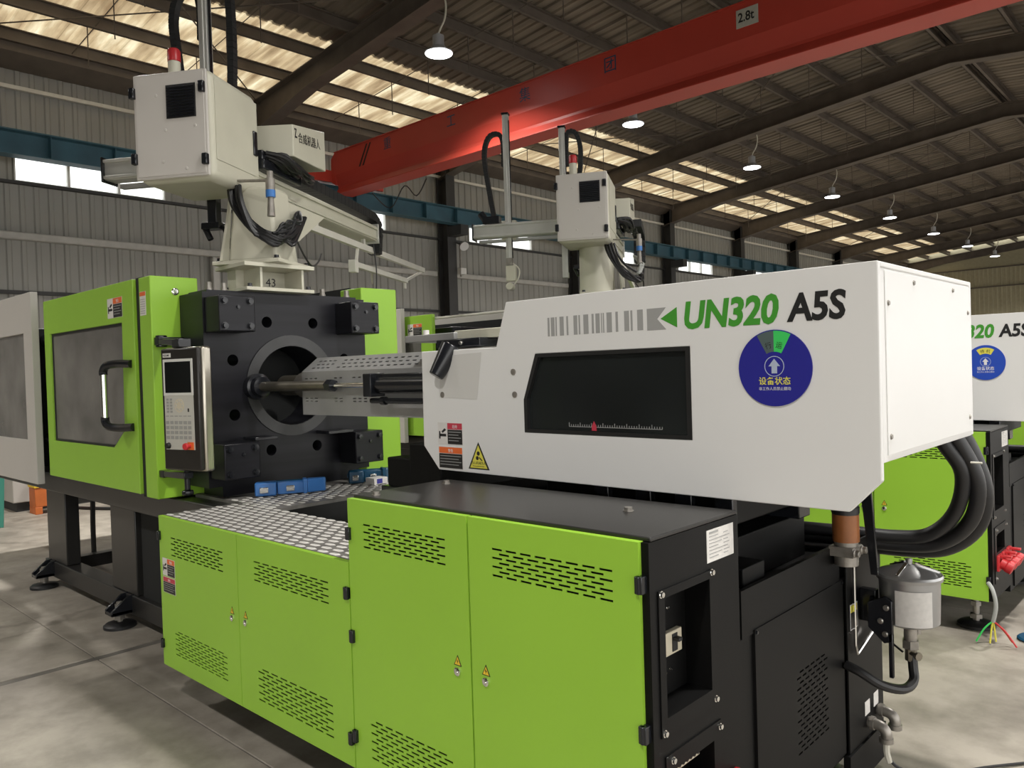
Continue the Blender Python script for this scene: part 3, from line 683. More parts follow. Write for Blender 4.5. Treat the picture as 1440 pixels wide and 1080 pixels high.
    cab_door(R, -1.697, -1.092, .209, 1.168, [(-1.600, -1.172, 1.005, 1.088, 7), (-1.59, -1.175, .275, .412, 10)], -1.638, .687, [(-1.088, 1.064), (-1.088, .694), (-1.088, .33)])
    MB().box(-2.311, -2.303, 1.625, 2.06, .942, 1.166).build('cabinet_side', 'inner', R, smooth=False)
    # right side panel with switch recess
    y0, y1, z0, z1 = 1.612, 2.07, .21, 1.166
    hs = [(1.672-y0, 1.897-y0, .715-z0, 1.018-z0), (1.70-y0, 1.90-y0, .47-z0, .575-z0)]
    sp = MB().holes((-1.07, y0, z0), (0, 1, 0), (0, 0, 1), y1-y0, z1-z0, hs, .075, (1, 0, 0)).build('cabinet_end_panel', 'black', R, smooth=False)
    MB().quad((-1.1445, 1.66, .70), (-1.1445, 1.91, .70), (-1.1445, 1.91, 1.03), (-1.1445, 1.66, 1.03)).quad((-1.1445, 1.69, .46), (-1.1445, 1.91, .46), (-1.1445, 1.91, .58), (-1.1445, 1.69, .58)).build('recess_back', 'black', sp, smooth=False)
    m = MB(); m.polyholes([(1.645, .672), (1.925, .672), (1.925, 1.04), (1.645, 1.04)], [[(1.672, .715), (1.897, .715), (1.897, 1.018), (1.672, 1.018)]], lambda u, v, d: V(-1.066-d, u, v), .004)
    m.polyholes([(1.66, .30), (1.94, .30), (1.94, .62), (1.66, .62)], [[(1.70, .47), (1.90, .47), (1.90, .575), (1.70, .575)]], lambda u, v, d: V(-1.066-d, u, v), .004); m.build('switch_plate', 'black', sp, smooth=False)
    for y, z in ((1.655, 1.031), (1.908, 1.034), (1.914, .686), (1.656, .682), (1.932, .603), (1.69, .602), (1.93, .33), (1.675, .33)):
        k = MB(); bolt(k, (-1.066, y, z), (1, 0, 0), .007, .008); k.build('screw', 'chrome', sp)
    bk = MB().box(-1.1445, -1.128, 1.74, 1.85, .826, .888).build('circuit_breaker', 'beige', sp, bevel=.002)
    MB().box(-1.1285, -1.126, 1.80, 1.825, .833, .880).build('breaker_slot', 'ink', bk, smooth=False); MB().box(-1.128, -1.108, 1.803, 1.822, .862, .872).build('breaker_lever', 'ink', bk, bevel=.002)
    for y, z in ((1.778, .945), (1.806, .948), (1.785, .775), (1.812, .78)):
        k = MB(); bolt(k, (-1.1445, y, z), (1, 0, 0), .004, .006); k.build('screw', 'chrome', sp)
    tb = MB().box(-1.1445, -1.10, 1.72, 1.88, .535, .562).build('terminal_strip', 'beige', sp, bevel=.002)
    for k in range(8): MB().cyl((-1.099, 1.733+.019*k, .548), (-1.0985+.003, 1.733+.019*k, .548), .006, n=10).build('terminal', 'ink', tb)
    lb = MB().box(-1.07, -1.0685, 1.893, 2.042, 1.06, 1.148).build('rating_plate', 'paper', sp, smooth=False)
    m = MB()
    for k in range(7):
        m.box(-1.0685, -1.0680, 1.905, 1.905+.05+.02*(k % 3), 1.072+.0095*k, 1.0745+.0095*k); m.box(-1.0685, -1.0680, 1.985, 2.01+.008*(k % 2), 1.072+.0095*k, 1.0745+.0095*k)
    m.box(-1.0685, -1.0680, 1.905, 1.955, 1.137, 1.143); m.build('printed_lines', 'inkgrey', lb, smooth=False)
    for k, y in enumerate((1.74, 1.86, 1.98)):
        m = MB(); m.box(-1.07, -1.055, y-.045, y+.045, .365, .455); m.lathe((-1.055, y, .41), (1, 0, -.45), [(0, .033), (.03, .033), (.034, .038), (.065, .038), (.068, .025)], 18); m.box(-1.06, -1.0, y-.015, y+.015, .442, .455); m.build('power_socket', 'red', sp, bevel=.002)
    # ---- hydraulic power pack
    MB().box(-2.30, -1.075, 2.075, 3.225, .16, .80).build('oil_tank', 'black', R, bevel=.004)
    MB().prism([(-1.2, 2.082, .80), (-1.07, 2.082, .80), (-1.07, 2.082, .94), (-1.085, 2.082, .94)], (0, .745, 0)).build('tank_lip', 'black', R, smooth=False)
    MB().box(-2.3, -1.09, 2.075, 3.22, .80, .86).build('tank_deck', 'black', R, smooth=False)
    y0, y1, z0, z1 = 2.155, 2.845, .18, .81; hs = []
    for r in range(16):
        for k in range(6):
            a = 2.44-y0+.044*k+(.022 if r % 2 else 0); hs.append((a, a+.030, .325-z0+.0175*r, .331-z0+.0175*r))
    hs = [h for h in hs if h[1] < 2.70-y0]
    dp = MB().holes((-1.066, y0, z0), (0, 1, 0), (0, 0, 1), y1-y0, z1-z0, hs, .009, (1, 0, 0)).build('tank_access_panel', 'black', R, smooth=False)
    for y in (2.165, 2.835):
        k = MB(); bolt(k, (-1.066, y, .80), (1, 0, 0), .005, .005); k.build('screw', 'blackgloss', dp)
    MB().box(-1.066, -1.058, 2.86, 3.22, .17, .93).build('tank_side_panel', 'black', R, bevel=.002)
    MB().prism([(-1.075, 2.84, .04), (-1.05, 2.84, .04), (-1.05, 3.22, .04), (-1.075, 3.22, .04)], (0, 0, .13)).build('tank_skirt', 'black', R, smooth=False)
    s = MB().box(-1.058, -1.0565, 2.885, 2.958, .615, .708).build('oil_sticker', 'ink', R, smooth=False)
    MB().box(-1.0565, -1.056, 2.889, 2.954, .678, .704).build('heading', 'inkyellow', s, smooth=False)
    m = MB(); m.polyholes([(2.885, .615), (2.958, .615), (2.958, .708), (2.885, .708)], [[(2.888, .618), (2.955, .618), (2.955, .705), (2.888, .705)]], lambda u, v, d: V(-1.056-d, u, v), .0005); m.build('white_border', 'inkwhite', s, smooth=False)
    for y, z in ((3.015, .258), (3.108, .262)): MB().box(-1.058, -1.0565, y, y+.05, z, z+.052).build('port_label', 'paper', R, smooth=False)
    for y, z in ((3.05, .225), (3.15, .24)):
        m = MB(); m.tube([(-1.06, y, z), (-1.04, y, z), (-1.01, y, z-.006), (-.995, y, z-.025), (-.995, y, z-.05)], .02, n=14); m.cyl((-1.05, y, z), (-1.035, y, z), .025, n=14); m.cyl((-.995, y, z-.06), (-.995, y, z-.042), .025, n=14); m.build('pipe_elbow', 'castiron', R)
    m = MB(); m.tube([(-.995, 3.05, .17), (-.995, 3.05, .13), (-.99, 3.06, .09)], .012, n=8); m.build('water_hose', 'cord', R)
    m = MB(); m.tube([(-.99, 3.06, .10), (-.95, 3.09, .06), (-.85, 3.2, .03), (-.75, 3.4, .012), (-.6, 3.6, .006)], .006, n=6); m.build('water_wire', 'rubber', R)
    # gauge wire, hose, filter
    m = MB(); m.tube([(-1.045, 2.90, .93), (-1.045, 2.90, .56), (-1.045, 2.92, .525), (-1.045, 3.08, .565)], .005, n=6, sub=1); m.build('level_tube', 'chrome', R)
    fx, fy = -.90, 3.04
    Fm = MB(); Fm.lathe((fx, fy, .635), (0, 0, 1), [(0, .05), (.004, .088), (.012, .098), (.165, .102), (.166, .110), (.178, .112), (.186, .108)], 36); fc = Fm.build('oil_filter', 'filter', R)
    m = MB(); m.lathe((fx, fy, .821), (0, 0, 1), [(0, .106), (.005, .10), (.028, .03), (.032, .012), (.05, .012), (.052, .006)], 36); m.build('filter_lid', 'filter', fc)
    m = MB()
    for k in range(3):
        t = k*2.1+.4; m.bar((fx+.1*math.cos(t), fy+.1*math.sin(t), .826), (fx+.02*math.cos(t), fy+.02*math.sin(t), .856), .012, .008)
    m.build('lid_strap', 'chrome', fc, bevel=.001)
    m = MB(); n = 12; a0 = -1.75
    pts = [(fx+.1045*math.cos(a0+k*.11), fy+.1045*math.sin(a0+k*.11)) for k in range(n)]
    for (xa_, ya_), (xb_, yb_) in zip(pts, pts[1:]): m.quad((xa_, ya_, .65), (xb_, yb_, .65), (xb_, yb_, .775), (xa_, ya_, .775))
    m.build('filter_label', 'paper', fc, ang=80)
    m = MB(); m.cyl((fx, fy, .56), (fx, fy, .635), .022, n=12); m.cyl((fx+.01, fy+.05, .585), (fx+.01, fy+.05, .636), .012, n=10); m.cyl((fx, fy, .545), (fx, fy, .575), .03, n=6); m.build('filter_port', 'castiron', fc)
    m = MB(); m.box(-1.058, -1.0, 2.985, 3.02, .63, .75); m.prism([(-1.01, 2.925, .63), (-.955, 2.925, .58), (-.925, 2.925, .59), (-.925, 2.925, .735), (-.95, 2.925, .75), (-1.01, 2.925, .72)], (0, .016, 0)); m.hexa([(-1.02, 2.985, .65), (-1.0, 2.985, .65), (-.99, 2.94, .65), (-1.01, 2.94, .65)], [(-1.02, 2.985, .73), (-1.0, 2.985, .73), (-.99, 2.94, .715), (-1.01, 2.94, .715)]); m.box(-.94, -.925, 2.925, 2.941, .46, .62); m.build('filter_bracket', 'blackgloss', R, bevel=.003)
    for xx, zz in ((-.965, .66), (-.945, .71), (-.95, .615)):
        k = MB(); bolt(k, (xx, 2.925, zz), (0, -1, 0), .008, .008); k.build('bolt', 'steel', R)
    m = MB(); m.tube([(-1.06, 2.84, .505), (-1.01, 2.84, .49), (-.95, 2.87, .45), (-.90, 2.94, .425), (-.885, 3.01, .435), (-.892, 3.035, .48), (-.90, 3.04, .56)], .017, n=10); m.build('filter_hose', 'rubber', R)
    m = MB(); m.cyl((-.90, 3.04, .5), (-.90, 3.04, .56), .02, n=10); m.cyl((-.9, 3.03, .53), (-.87, 3.01, .53), .008, n=8); m.cyl((-.87, 3.01, .53), (-.862, 3.005, .53), .015, n=10); m.build('filter_valve', 'rod', R)
    m = MB(); m.tube([(-1.05, 3.1, .565), (-1.0, 3.08, .55), (-.93, 3.05, .52)], .004, n=6); m.build('sensor_wire', 'rubber', R)
    # brown sight pipe under the cover
    m = MB(); m.cyl((-1.03, 2.79, .965), (-1.03, 2.79, 1.06), .045, n=20); m.build('oil_pipe', 'brown', R)
    m = MB(); m.cyl((-1.03, 2.79, 1.06), (-1.03, 2.79, 1.25), .044, n=20); m.cyl((-1.03, 2.79, 1.065), (-1.03, 2.79, 1.085), .047, n=20); m.build('oil_pipe_sleeve', 'rubber', R)
    m = MB(); m.cyl((-1.03, 2.79, .88), (-1.03, 2.79, .965), .04, n=16); m.box(-1.075, -.99, 2.745, 2.835, .915, .95)
    for dy in (-.05, .05): bolt(m, (-.99, 2.79+dy*.7, .932), (1, 0, 0), .012, .018)
    m.build('pipe_flange', 'castiron', R, bevel=.002)
    m = MB(); m.prism([(-1.0, 2.80, 1.32), (-.955, 2.80, 1.32), (-.935, 2.82, .85), (-.96, 2.82, .85)], (0, .012, 0)); m.build('hose_stay', 'blackgloss', R, bevel=.002)
    # big hydraulic hoses looping at the back
    for dy, dx, dz, r_ in ((0, -.045, .035, .026), (.03, -.005, 0, .027), (.10, .0, -.03, .03)):
        m = MB(); m.tube([(-.80+dx, 3.0+dy, 1.42), (-.735+dx, 3.06+dy, 1.29), (-.69+dx, 3.10+dy, 1.15+dz), (-.72+dx, 3.13+dy, 1.01+dz), (-.82+dx*.7, 3.15+dy, .915+dz), (-.95+dx*.3, 3.14+dy, .890+dz), (-1.15, 3.1+dy, .895+dz), (-1.4, 3.05+dy, .90+dz)], r_, n=14, sub=6); m.build('hydraulic_hose', 'rubber', R)
    m = MB(); m.tube([(-.70, 3.065, 1.23), (-.665, 3.065, 1.23)], .004, n=6, sub=1); m.build('hose_tie', 'cord', R)
    # ---- injection bed under the cover
    for y_ in (2.16, 2.80): MB().box(-2.85, -1.2, y_, y_+.10, 1.02, 1.10).build('carriage_rail', 'blackgloss', R, bevel=.004)
    for x in (-2.6, -1.9, -1.3):
        MB().box(x-.06, x+.06, 2.12, 2.94, .86, 1.02).build('rail_support', 'black', R, bevel=.004)
    m = MB(); m.box(-2.62, -2.42, 2.14, 2.92, 1.10, 1.30); m.build('carriage_block', 'black', R, bevel=.006)
    m = MB(); m.box(-2.80, -2.45, 2.16, 2.30, 1.10, 1.23); m.build('carriage_slide', 'black', R, bevel=.006)
    m = MB(); m.box(-1.9, -1.15, 2.2, 2.9, 1.10, 1.26); m.build('injection_base', 'black', R, bevel=.006)
    for x in (-1.62, -1.45, -1.30, -1.16): MB().box(x-.03, x+.03, 2.16, 2.19, .87, 1.3).build('support_web', 'blackgloss', R, bevel=.003)
    m = MB(); m.box(-1.75, -1.10, 2.155, 2.30, .925, .985); m.build('support_sill', 'black', R, bevel=.003)
    for k, (x, z) in enumerate(((-2.78, 1.03), (-2.62, .99))): MB().cyl((x, 2.13, z), (x+.1, 2.13, z+.01), .016, n=10).build('grease_fitting', 'yellow2', R)
    # ---- white injection cover
    cov = [(-2.497, 1.297), (-2.408, 1.204), (-.773, 1.195), (-.688, 1.282), (-.686, 1.853), (-2.005, 1.853), (-2.062, 1.688), (-2.494, 1.688)]
    wv = [(-1.928, 1.371), (-1.238, 1.369), (-1.238, 1.656), (-1.866, 1.656), (-1.928, 1.491)]
    Cv = MB().polyholes(cov, [wv], lambda u, v, d: V(u, 2.12+d, v), .02).build('injection_cover', 'white', R, smooth=False, bevel=.003)
    cx, cz = -1.58, 1.512
    ins = [(cx+(u-cx)*.955, cz+(v-cz)*.91) for u, v in wv]
    MB().polyholes(wv, [ins], lambda u, v, d: V(u, 2.119+d, v), .018).build('window_gasket', 'ink', Cv, smooth=False)
    MB().polyholes(wv, [], lambda u, v, d: V(u, 2.134+d, v), .006).build('cover_window', 'coverglass', Cv, smooth=False)
    m = MB(); m.box(-2.005, -.686, 2.14, 3.03, 1.838, 1.853); m.box(-2.005, -1.99, 2.14, 3.03, 1.69, 1.838); m.box(-2.494, -2.0, 2.14, 3.03, 1.673, 1.688); m.build('cover_lid', 'white', R, smooth=False, bevel=.003)
    m = MB().polyholes([(-2.497, 1.33), (-.686, 1.33)]+cov[4:], [], lambda u, v, d: V(u, 3.03+d, v), .02); m.build('cover_panel', 'white', R, smooth=False, bevel=.003)
    e = MB().box(-.706, -.688, 2.14, 3.03, 1.328, 1.838).build('cover_end_plate', 'white', R, smooth=False, bevel=.002)
    MB().box(-.688, -.685, 2.17, 3.025, 1.345, 1.832).build('end_panel', 'white', e, smooth=False, bevel=.0015)
    for y, z in ((2.412, 1.812), (2.818, 1.812), (2.19, 1.746), (3.0, 1.746), (2.19, 1.393), (3.0, 1.393)):
        k = MB(); bolt(k, (-.685, y, z), (1, 0, 0), .006, .004); k.build('screw', 'castiron', e)
    for x, z in ((-1.976, 1.593), (-1.972, 1.509), (-2.369, 1.596), (-2.371, 1.509)):
        k = MB(); k.lathe((x, 2.12, z), (0, -1, 0), [(0, .012), (.003, .012), (.004, .008)], 14); k.build('screw', 'castiron', Cv)
    MB().prism([(-2.374, 2.1195, 1.665), (-2.14, 2.1195, 1.672), (-2.172, 2.1195, 1.49), (-2.39, 2.1195, 1.50)], (0, -.001, 0)).build('patch_plate', 'white3', Cv, smooth=False)
    # scale behind the window
    m = MB()
    for k in range(40): m.box(-1.73+.0097*k, -1.728+.0097*k, 2.1325, 2.1335, 1.397, 1.405+(.006 if k % 5 == 0 else 0))
    m.box(-1.73, -1.352, 2.1325, 2.1335, 1.396, 1.398); m.build('scale', 'inkgrey', Cv, smooth=False)
    MB().prism([(-1.63, 2.1325, 1.385), (-1.61, 2.1325, 1.385), (-1.61, 2.1325, 1.40), (-1.62, 2.1325, 1.418), (-1.63, 2.1325, 1.40)], (0, -.001, 0)).build('scale_pointer', 'inkred', Cv, smooth=False)
    # printed bars, arrow and model name
    bars = [(0, 9), (16, 33), (38, 44), (58, 77), (90, 98), (123, 140), (146, 153), (168, 190), (205, 214), (222, 240), (246, 250), (254, 259), (270, 292), (308, 318), (344, 364), (370, 378), (397, 420)]
    x0 = -1.803; sc = (.40)/420
    for a, b in bars: MB().box(x0+a*sc, x0+b*sc, 2.1192, 2.12, 1.715, 1.781).build('printed_bar', 'inkgrey', Cv, smooth=False)
    MB().prism([(-1.388, 2.12, 1.712), (-1.318, 2.12, 1.712), (-1.35, 2.12, 1.7465), (-1.318, 2.12, 1.781), (-1.388, 2.12, 1.781)], (0, -.0008, 0)).build('printed_block', 'inkgrey', Cv, smooth=False)
    MB().prism([(-1.338, 2.12, 1.7465), (-1.279, 2.12, 1.716), (-1.279, 2.12, 1.779)], (0, -.0008, 0)).build('printed_arrow', 'inkgreen', Cv, smooth=False)
    text('lettering', 'UN320', .112, (-1.260, 2.1195, 1.712), (1, 0, 0), (0, 0, 1), 'inkgreen', Cv, bold=.036, shear=.16, sx=.90, space=1.0)
    text('lettering', 'A5S', .105, (-.925, 2.1195, 1.713), (1, 0, 0), (0, 0, 1), 'ink', Cv, bold=.032, shear=.1, sx=.90)
    sticker(Cv, -2.405, 1.309, .145, .088, 2.1195, 'inkred'); sticker(Cv, -2.405, 1.212, .142, .088, 2.1195, 'inkorange', pict=False)
    w = MB().prism([(-2.232, 2.12, 1.219), (-2.116, 2.12, 1.219), (-2.174, 2.12, 1.325)], (0, -.001, 0)).build('warning_triangle', 'ink', Cv, smooth=False)
    MB().prism([(-2.221, 2.1188, 1.224), (-2.127, 2.1188, 1.224), (-2.174, 2.1188, 1.313)], (0, -.0006, 0)).build('yellow_field', 'inkyellow', w, smooth=False)
    m = MB(); m.cyl((-2.174, 2.1183, 1.281), (-2.174, 2.1179, 1.281), .0085, n=12); m.cyl((-2.180, 2.1183, 1.263), (-2.180, 2.1179, 1.263), .008, n=12); m.prism([(-2.168, 2.1183, 1.268), (-2.152, 2.1183, 1.255), (-2.156, 2.1183, 1.252), (-2.170, 2.1183, 1.263)], (0, -.0004, 0)); m.build('pictogram', 'ink', w, smooth=False)
    text('lettering', '当心机械伤人', .0135, (-2.174, 2.1182, 1.239), (1, 0, 0), (0, 0, 1), 'ink', w, align='CENTER', ext=.0002); text('lettering', 'Warning mechanical injury', .006, (-2.174, 2.1182, 1.230), (1, 0, 0), (0, 0, 1), 'ink', w, align='CENTER', ext=.0002)
    # ---- barrel, guard, pull cylinders
    MB().cyl((-4.25, AY, AZ), (-2.4, AY, AZ), .06, n=24).build('barrel', 'rod', R)
    MB().lathe((-4.2, AY, AZ), (1, 0, 0), [(-.06, .022), (.1, .045), (.16, .075), (.3, .075)], 20).build('nozzle', 'castiron', R)
    gw, gt = .215, .15
    sec = [(-gw, -.155), (-gw, .075), (-.115, gt), (.115, gt), (gw, .075), (gw, -.155)]
    GA, GB = -3.72, -2.45
    def gp(x, k): return V(x, AY+sec[k][0], AZ+sec[k][1])
    def band(k, hs, x0=GA):
        a, b = gp(x0, k), gp(x0, k+1); e = (b-a); L = e.length; e.normalize(); n_ = V(1, 0, 0).cross(e)
        n_ = -n_ if n_.dot(V(0, sec[k][0]+sec[k+1][0], sec[k][1]+sec[k+1][1])) < 0 else n_
        return a, e, L, n_
    gu = MB()
    for k in range(5):
        a, e_, L, n_ = band(k, None); hs = []
        if k in (1, 3):
            for x_ in [.06+.045*i for i in range(4)]+[.29+.052*i for i in range(17)]:
                for r in range(3): hs.append((x_+.012*(r % 2), x_+.012*(r % 2)+.03, L*(.2+.24*r), L*(.2+.24*r)+.010))
        elif k in (0, 4):
            for x_ in [.03, .075, .12, .3, .345, .46, .505, .55, .7, .745]:
                for zz in (.07, .085, .19): hs.append((x_, x_+.026, zz, zz+.006))
        gu.holes(a, (1, 0, 0), e_, GB-GA, L, hs, .004, n_)
    gd = gu.build('barrel_guard', 'galv', R, smooth=False)
    m = MB(); m.prism([gp(GA+.002, k)*1 for k in range(6)], (.004, 0, 0)); 
    m.build('guard_end', 'galv', gd, smooth=False)
    for sy in (-1, 1):
        yy = AY+sy*.245; zz = AZ
        p = MB(); p.lathe((-4.17, yy, zz), (1, 0, 0), [(0, .075), (.05, .075), (.055, .06), (.09, .055), (.095, .03)], 24); pc = p.build('pull_cylinder_mount', 'blackgloss', R)
        MB().cyl((-4.1, yy, zz), (-3.40, yy, zz), .027, n=18).build('pull_rod', 'rod', R)
        p = MB(); p.cyl((-3.43, yy, zz), (-3.38, yy, zz), .032, n=6); p.build('rod_nut', 'blackgloss', R)
        MB().cyl((-3.38, yy, zz), (-3.02, yy, zz), .014, n=14).build('piston_rod', 'chrome', R)
        p = MB(); p.box(-3.06, -3.0, yy-.055, yy+.055, zz-.055, zz+.055); p.cyl((-3.0, yy, zz), (-2.4, yy, zz), .042, n=18); p.box(-3.04, -2.5, yy-.02, yy+.03, zz+.03, zz+.052); p.build('pull_cylinder', 'blackgloss', R, bevel=.004)
        p = MB(); p.cyl((-3.04, yy-.02, zz-.075), (-2.45, yy-.02, zz-.075), .013, n=10); p.cyl((-2.96, yy-.02, zz-.075), (-2.93, yy-.02, zz-.075), .02, n=10); p.build('cylinder_pipe', 'blackgloss', R)
    # hopper base and chute
    m = MB(); m.box(-2.72, -2.40, 2.22, 2.62, 1.735, 1.765); m.build('hopper_plate', 'galv', R, bevel=.003)
    m = MB(); m.box(-2.42, -2.08, 2.24, 2.55, 1.735, 1.772); m.build('hopper_slide', 'cream', R, bevel=.003)
    m = MB(); m.box(-2.48, -2.22, 2.19, 2.3, 1.70, 1.735); m.cyl((-2.335, 2.15, 1.70), (-2.37, 2.085, 1.585), .05, .03, n=20); m.build('pellet_chute', 'blackgloss', R, bevel=.004)
    for x in (-2.41, -2.33): 
        k = MB(); bolt(k, (x, 2.19, 1.717), (0, -1, 0), .007, .006); k.build('bolt', 'steel', R)
    m = MB(); m.cyl((-2.60, 2.24, 1.765), (-2.60, 2.24, 1.785), .014, n=12); m.build('knob', 'paper', R)
    m = MB(); m.box(-2.64, -2.52, 2.35, 2.60, 1.60, 1.735); m.build('throat_block', 'castiron', R, bevel=.004)
    # ---- control panel on the gate post
    ang = math.radians(15.76); mt = Matrix.Translation((-4.183, 1.759, 1.124)) @ Matrix.Rotation(ang, 4, 'Z')
    ph, pw, pd = .65, .291, .078
    def pb(name, m_, parent, bevel=0, mb=None): mb.xf(mt); return mb.build(name, m_, parent, bevel=bevel)
    A = pb('control_panel', 'brushed', R, .012, MB().box(0, pw, .02, pd, 0, ph))
    pb('panel_bezel', 'panelblack', A, .008, MB().box(.004, pw-.012, -.004, .022, .008, ph-.006))
    fz = -.0045
    kp = pb('keypad_film', 'keypad', A, 0, MB().box(.024, .24, fz-.0008, fz+.002, .115, .575))
    pb('screen_frame', 'bevelgrey', A, .001, MB().box(.022, .243, fz-.003, fz, .398, .588))
    pb('screen', 'screen', A, 0, MB().box(.036, .229, fz-.0036, fz-.0028, .412, .574))
    KB = []
    for r in range(4):
        for c_ in range(6): KB.append((.030+.033*c_, .054+.033*c_, fz-.0025, fz-.0008, .17+.026*r, .187+.026*r))
    for c_ in range(6): KB.append((.030+.033*c_, .054+.033*c_, fz-.002, fz-.0008, .288, .293))
    for r in range(5):
        for c_ in range(2): KB.append((.040+.026*c_, .056+.026*c_, fz-.0025, fz-.0008, .308+.016*r, .319+.016*r))
    for kb in KB: pb('key', 'key', A, 0, MB().box(*kb))
    dial = MB(); dial.lathe((.135, fz-.001, .345), (0, -1, 0), [(0, .036), (.0012, .036), (.0013, .02)], 24); pb('dial_pad', 'beige', A, 0, dial)
    dk = MB()
    for k in range(8):
        t = k*math.pi/4; dk.cyl((.135+.024*math.cos(t), fz-.0022, .345+.024*math.sin(t)), (.135+.024*math.cos(t), fz-.004, .345+.024*math.sin(t)), .006, n=8)
    pb('dial_keys', 'keypad', A, 0, dk)
    pb('usb_slot', 'ink', A, 0, MB().box(.196, .206, fz-.002, fz, .312, .33))
    es = MB(); es.box(.185, .232, fz-.002, fz, .115, .155); esp = pb('stop_plate', 'inkorange', A, 0, es)
    pb('emergency_stop', 'red', A, .002, MB().cyl((.203, fz-.002, .135), (.203, fz-.024, .135), .011, n=14).cyl((.203, fz-.024, .135), (.203, fz-.036, .135), .019, .017, n=18))
    pb('key_knob', 'ink', A, .001, MB().cyl((.045, fz, .135), (.045, fz-.018, .135), .017, .014, n=16))
    o_ = mt @ V(.028, fz-.0005, .605)
    ex_ = (mt.to_3x3() @ V(1, 0, 0))
    lp = pb('brand_plate', 'bevelgrey', A, 0, MB().box(.022, .082, fz-.0012, fz, .598, .62))
    text('lettering', 'YIZUMI', .014, mt @ V(.025, fz-.0014, .604), ex_, (0, 0, 1), 'ink', lp, bold=.01, ext=.0003)
    m = MB(); m.box(-4.459, -4.40, 1.84, 1.99, 1.80, 1.845); m.cyl((-4.43, 1.87, 1.79), (-4.43, 1.87, 1.855), .03, n=16); m.bar((-4.43, 1.87, 1.82), (-4.10, 1.83, 1.80), .05, .035); m.box(-4.14, -4.06, 1.80, 1.87, 1.774, 1.82); m.build('panel_arm', 'blackgloss', R, bevel=.004)
    m = MB(); m.box(-4.459, -4.40, 1.84, 1.98, 1.06, 1.10); m.bar((-4.43, 1.87, 1.08), (-4.06, 1.83, 1.10), .05, .035); m.cyl((-4.08, 1.83, 1.02), (-4.08, 1.83, 1.124), .015, n=12); m.lathe((-4.08, 1.83, .995), (0, 0, 1), [(0, .03), (.012, .032), (.024, .03)], 8); m.build('panel_clamp', 'blackgloss', R, bevel=.004)
    return R
M1 = build_machine()
M1['label'] = 'green, white and black injection moulding machine nearest the tread plate with blue straps on it'
M2 = copy_tree(M1, None, (.02, 3.42, 0)); M3 = copy_tree(M1, None, (.04, 6.84, 0))
M1['label'] = 'large green and white moulding machine with blue plastic clamps on its tread plate'
M2['label'] = 'second green and white moulding machine, its round sign showing a yellow field'
M3['label'] = 'third green and white moulding machine, behind the one with the yellow sign field'
for q in (M1, M2, M3): q['group'] = 'row of injection moulding machines'
for Q, s in ((M2, -.19), (M3, 0)):
    for ch in Q.children:
        if Q is M2 and ch.name.split('.')[0] == 'safety_gate' and ch.children: ch.location += Vector((-1.35, .03, 0))
        if ch.name.split('.')[0] in ('injection_cover', 'cover_lid', 'cover_panel', 'cover_end_plate'): ch.location.x += s

# ------------------------------------------------------------------ round status signs
def status_sign(cx, cy, cz, kind, label):
    r = .108; T = thing('status_sign', label, 'sign', (cx, cy, cz-r), group='round machine status signs'); y = cy-.004
    P = lambda a, rr, dy=0: V(cx+rr*math.cos(a), y+dy, cz+rr*math.sin(a))
    m = MB(); m.cyl((cx, cy, cz), (cx, y, cz), r, n=64); m.build('disc', 'signblue' if kind == 'green' else 'signblue2', T)
    D = math.radians
    def wedge(a0, a1, r0, r1, mt, nm, dy=-.0006):
        n = 10; pts = [P(D(a0+(a1-a0)*k/n), r1) for k in range(n+1)]+[P(D(a1+(a0-a1)*k/n), r0) for k in range(n+1)]
        MB().prism(pts, (0, dy, 0)).build(nm, mt, T, smooth=False)
    if kind == 'green':
        wedge(62, 90, .046, .105, 'signgreen', 'green_field'); wedge(90, 118, .046, .105, 'signgrey', 'grey_field')
        for a, s in ((76, '运'), (104, '行')):
            t = D(a-90); p = P(D(a), .058, -.0007); ex = V(math.cos(t), 0, math.sin(t)); ez = V(-math.sin(t), 0, math.cos(t))
            text('lettering', s, .02, p-ex*.010, ex, ez, 'ink', T, ext=.0002)
        tc = 'inkyellow'
    else:
        wedge(58, 122, .055, .092, 'inkyellow', 'yellow_field'); 
        for a, s in ((103, '待'), (77, '机')):
            t = D(a-90); p = P(D(a), .062, -.0007); ex = V(math.cos(t), 0, math.sin(t)); ez = V(-math.sin(t), 0, math.cos(t))
            text('lettering', s, .024, p-ex*.012, ex, ez, 'ink', T, ext=.0002)
        tc = 'inkwhite'
    n = 32; m = MB(); m.polyholes([(cx+.029*math.cos(2*math.pi*k/n), cz+.005+.029*math.sin(2*math.pi*k/n)) for k in range(n)], [[(cx+.027*math.cos(2*math.pi*k/n), cz+.005+.027*math.sin(2*math.pi*k/n)) for k in range(n)]], lambda u, v, d: V(u, y-.0006+d, v), .0006); m.build('ring', 'arrow', T, smooth=False)
    z = cz+.005; MB().prism([(cx+a, y, z+b) for a, b in ((-.008, -.02), (.008, -.02), (.008, 0), (.017, 0), (0, .021), (-.017, 0), (-.008, 0))], (0, -.0008, 0)).build('arrow', 'arrow' if kind == 'green' else 'inkwhite', T, smooth=False)
    text('lettering', '设备状态', .0235, (cx, y-.0002, cz-.045), (1, 0, 0), (0, 0, 1), tc, T, align='CENTER', bold=.012, ext=.0002)
    text('lettering', '非工作人员禁止翻动', .0105, (cx, y-.0002, cz-.062), (1, 0, 0), (0, 0, 1), 'inkwhite', T, align='CENTER', ext=.0002)
status_sign(-.968, 2.1195, 1.583, 'green', 'round blue status sign with a bright green wedge and an arrow')
status_sign(-1.172, 5.5395, 1.556, 'yellow', 'round blue status sign with a yellow field above a white arrow')

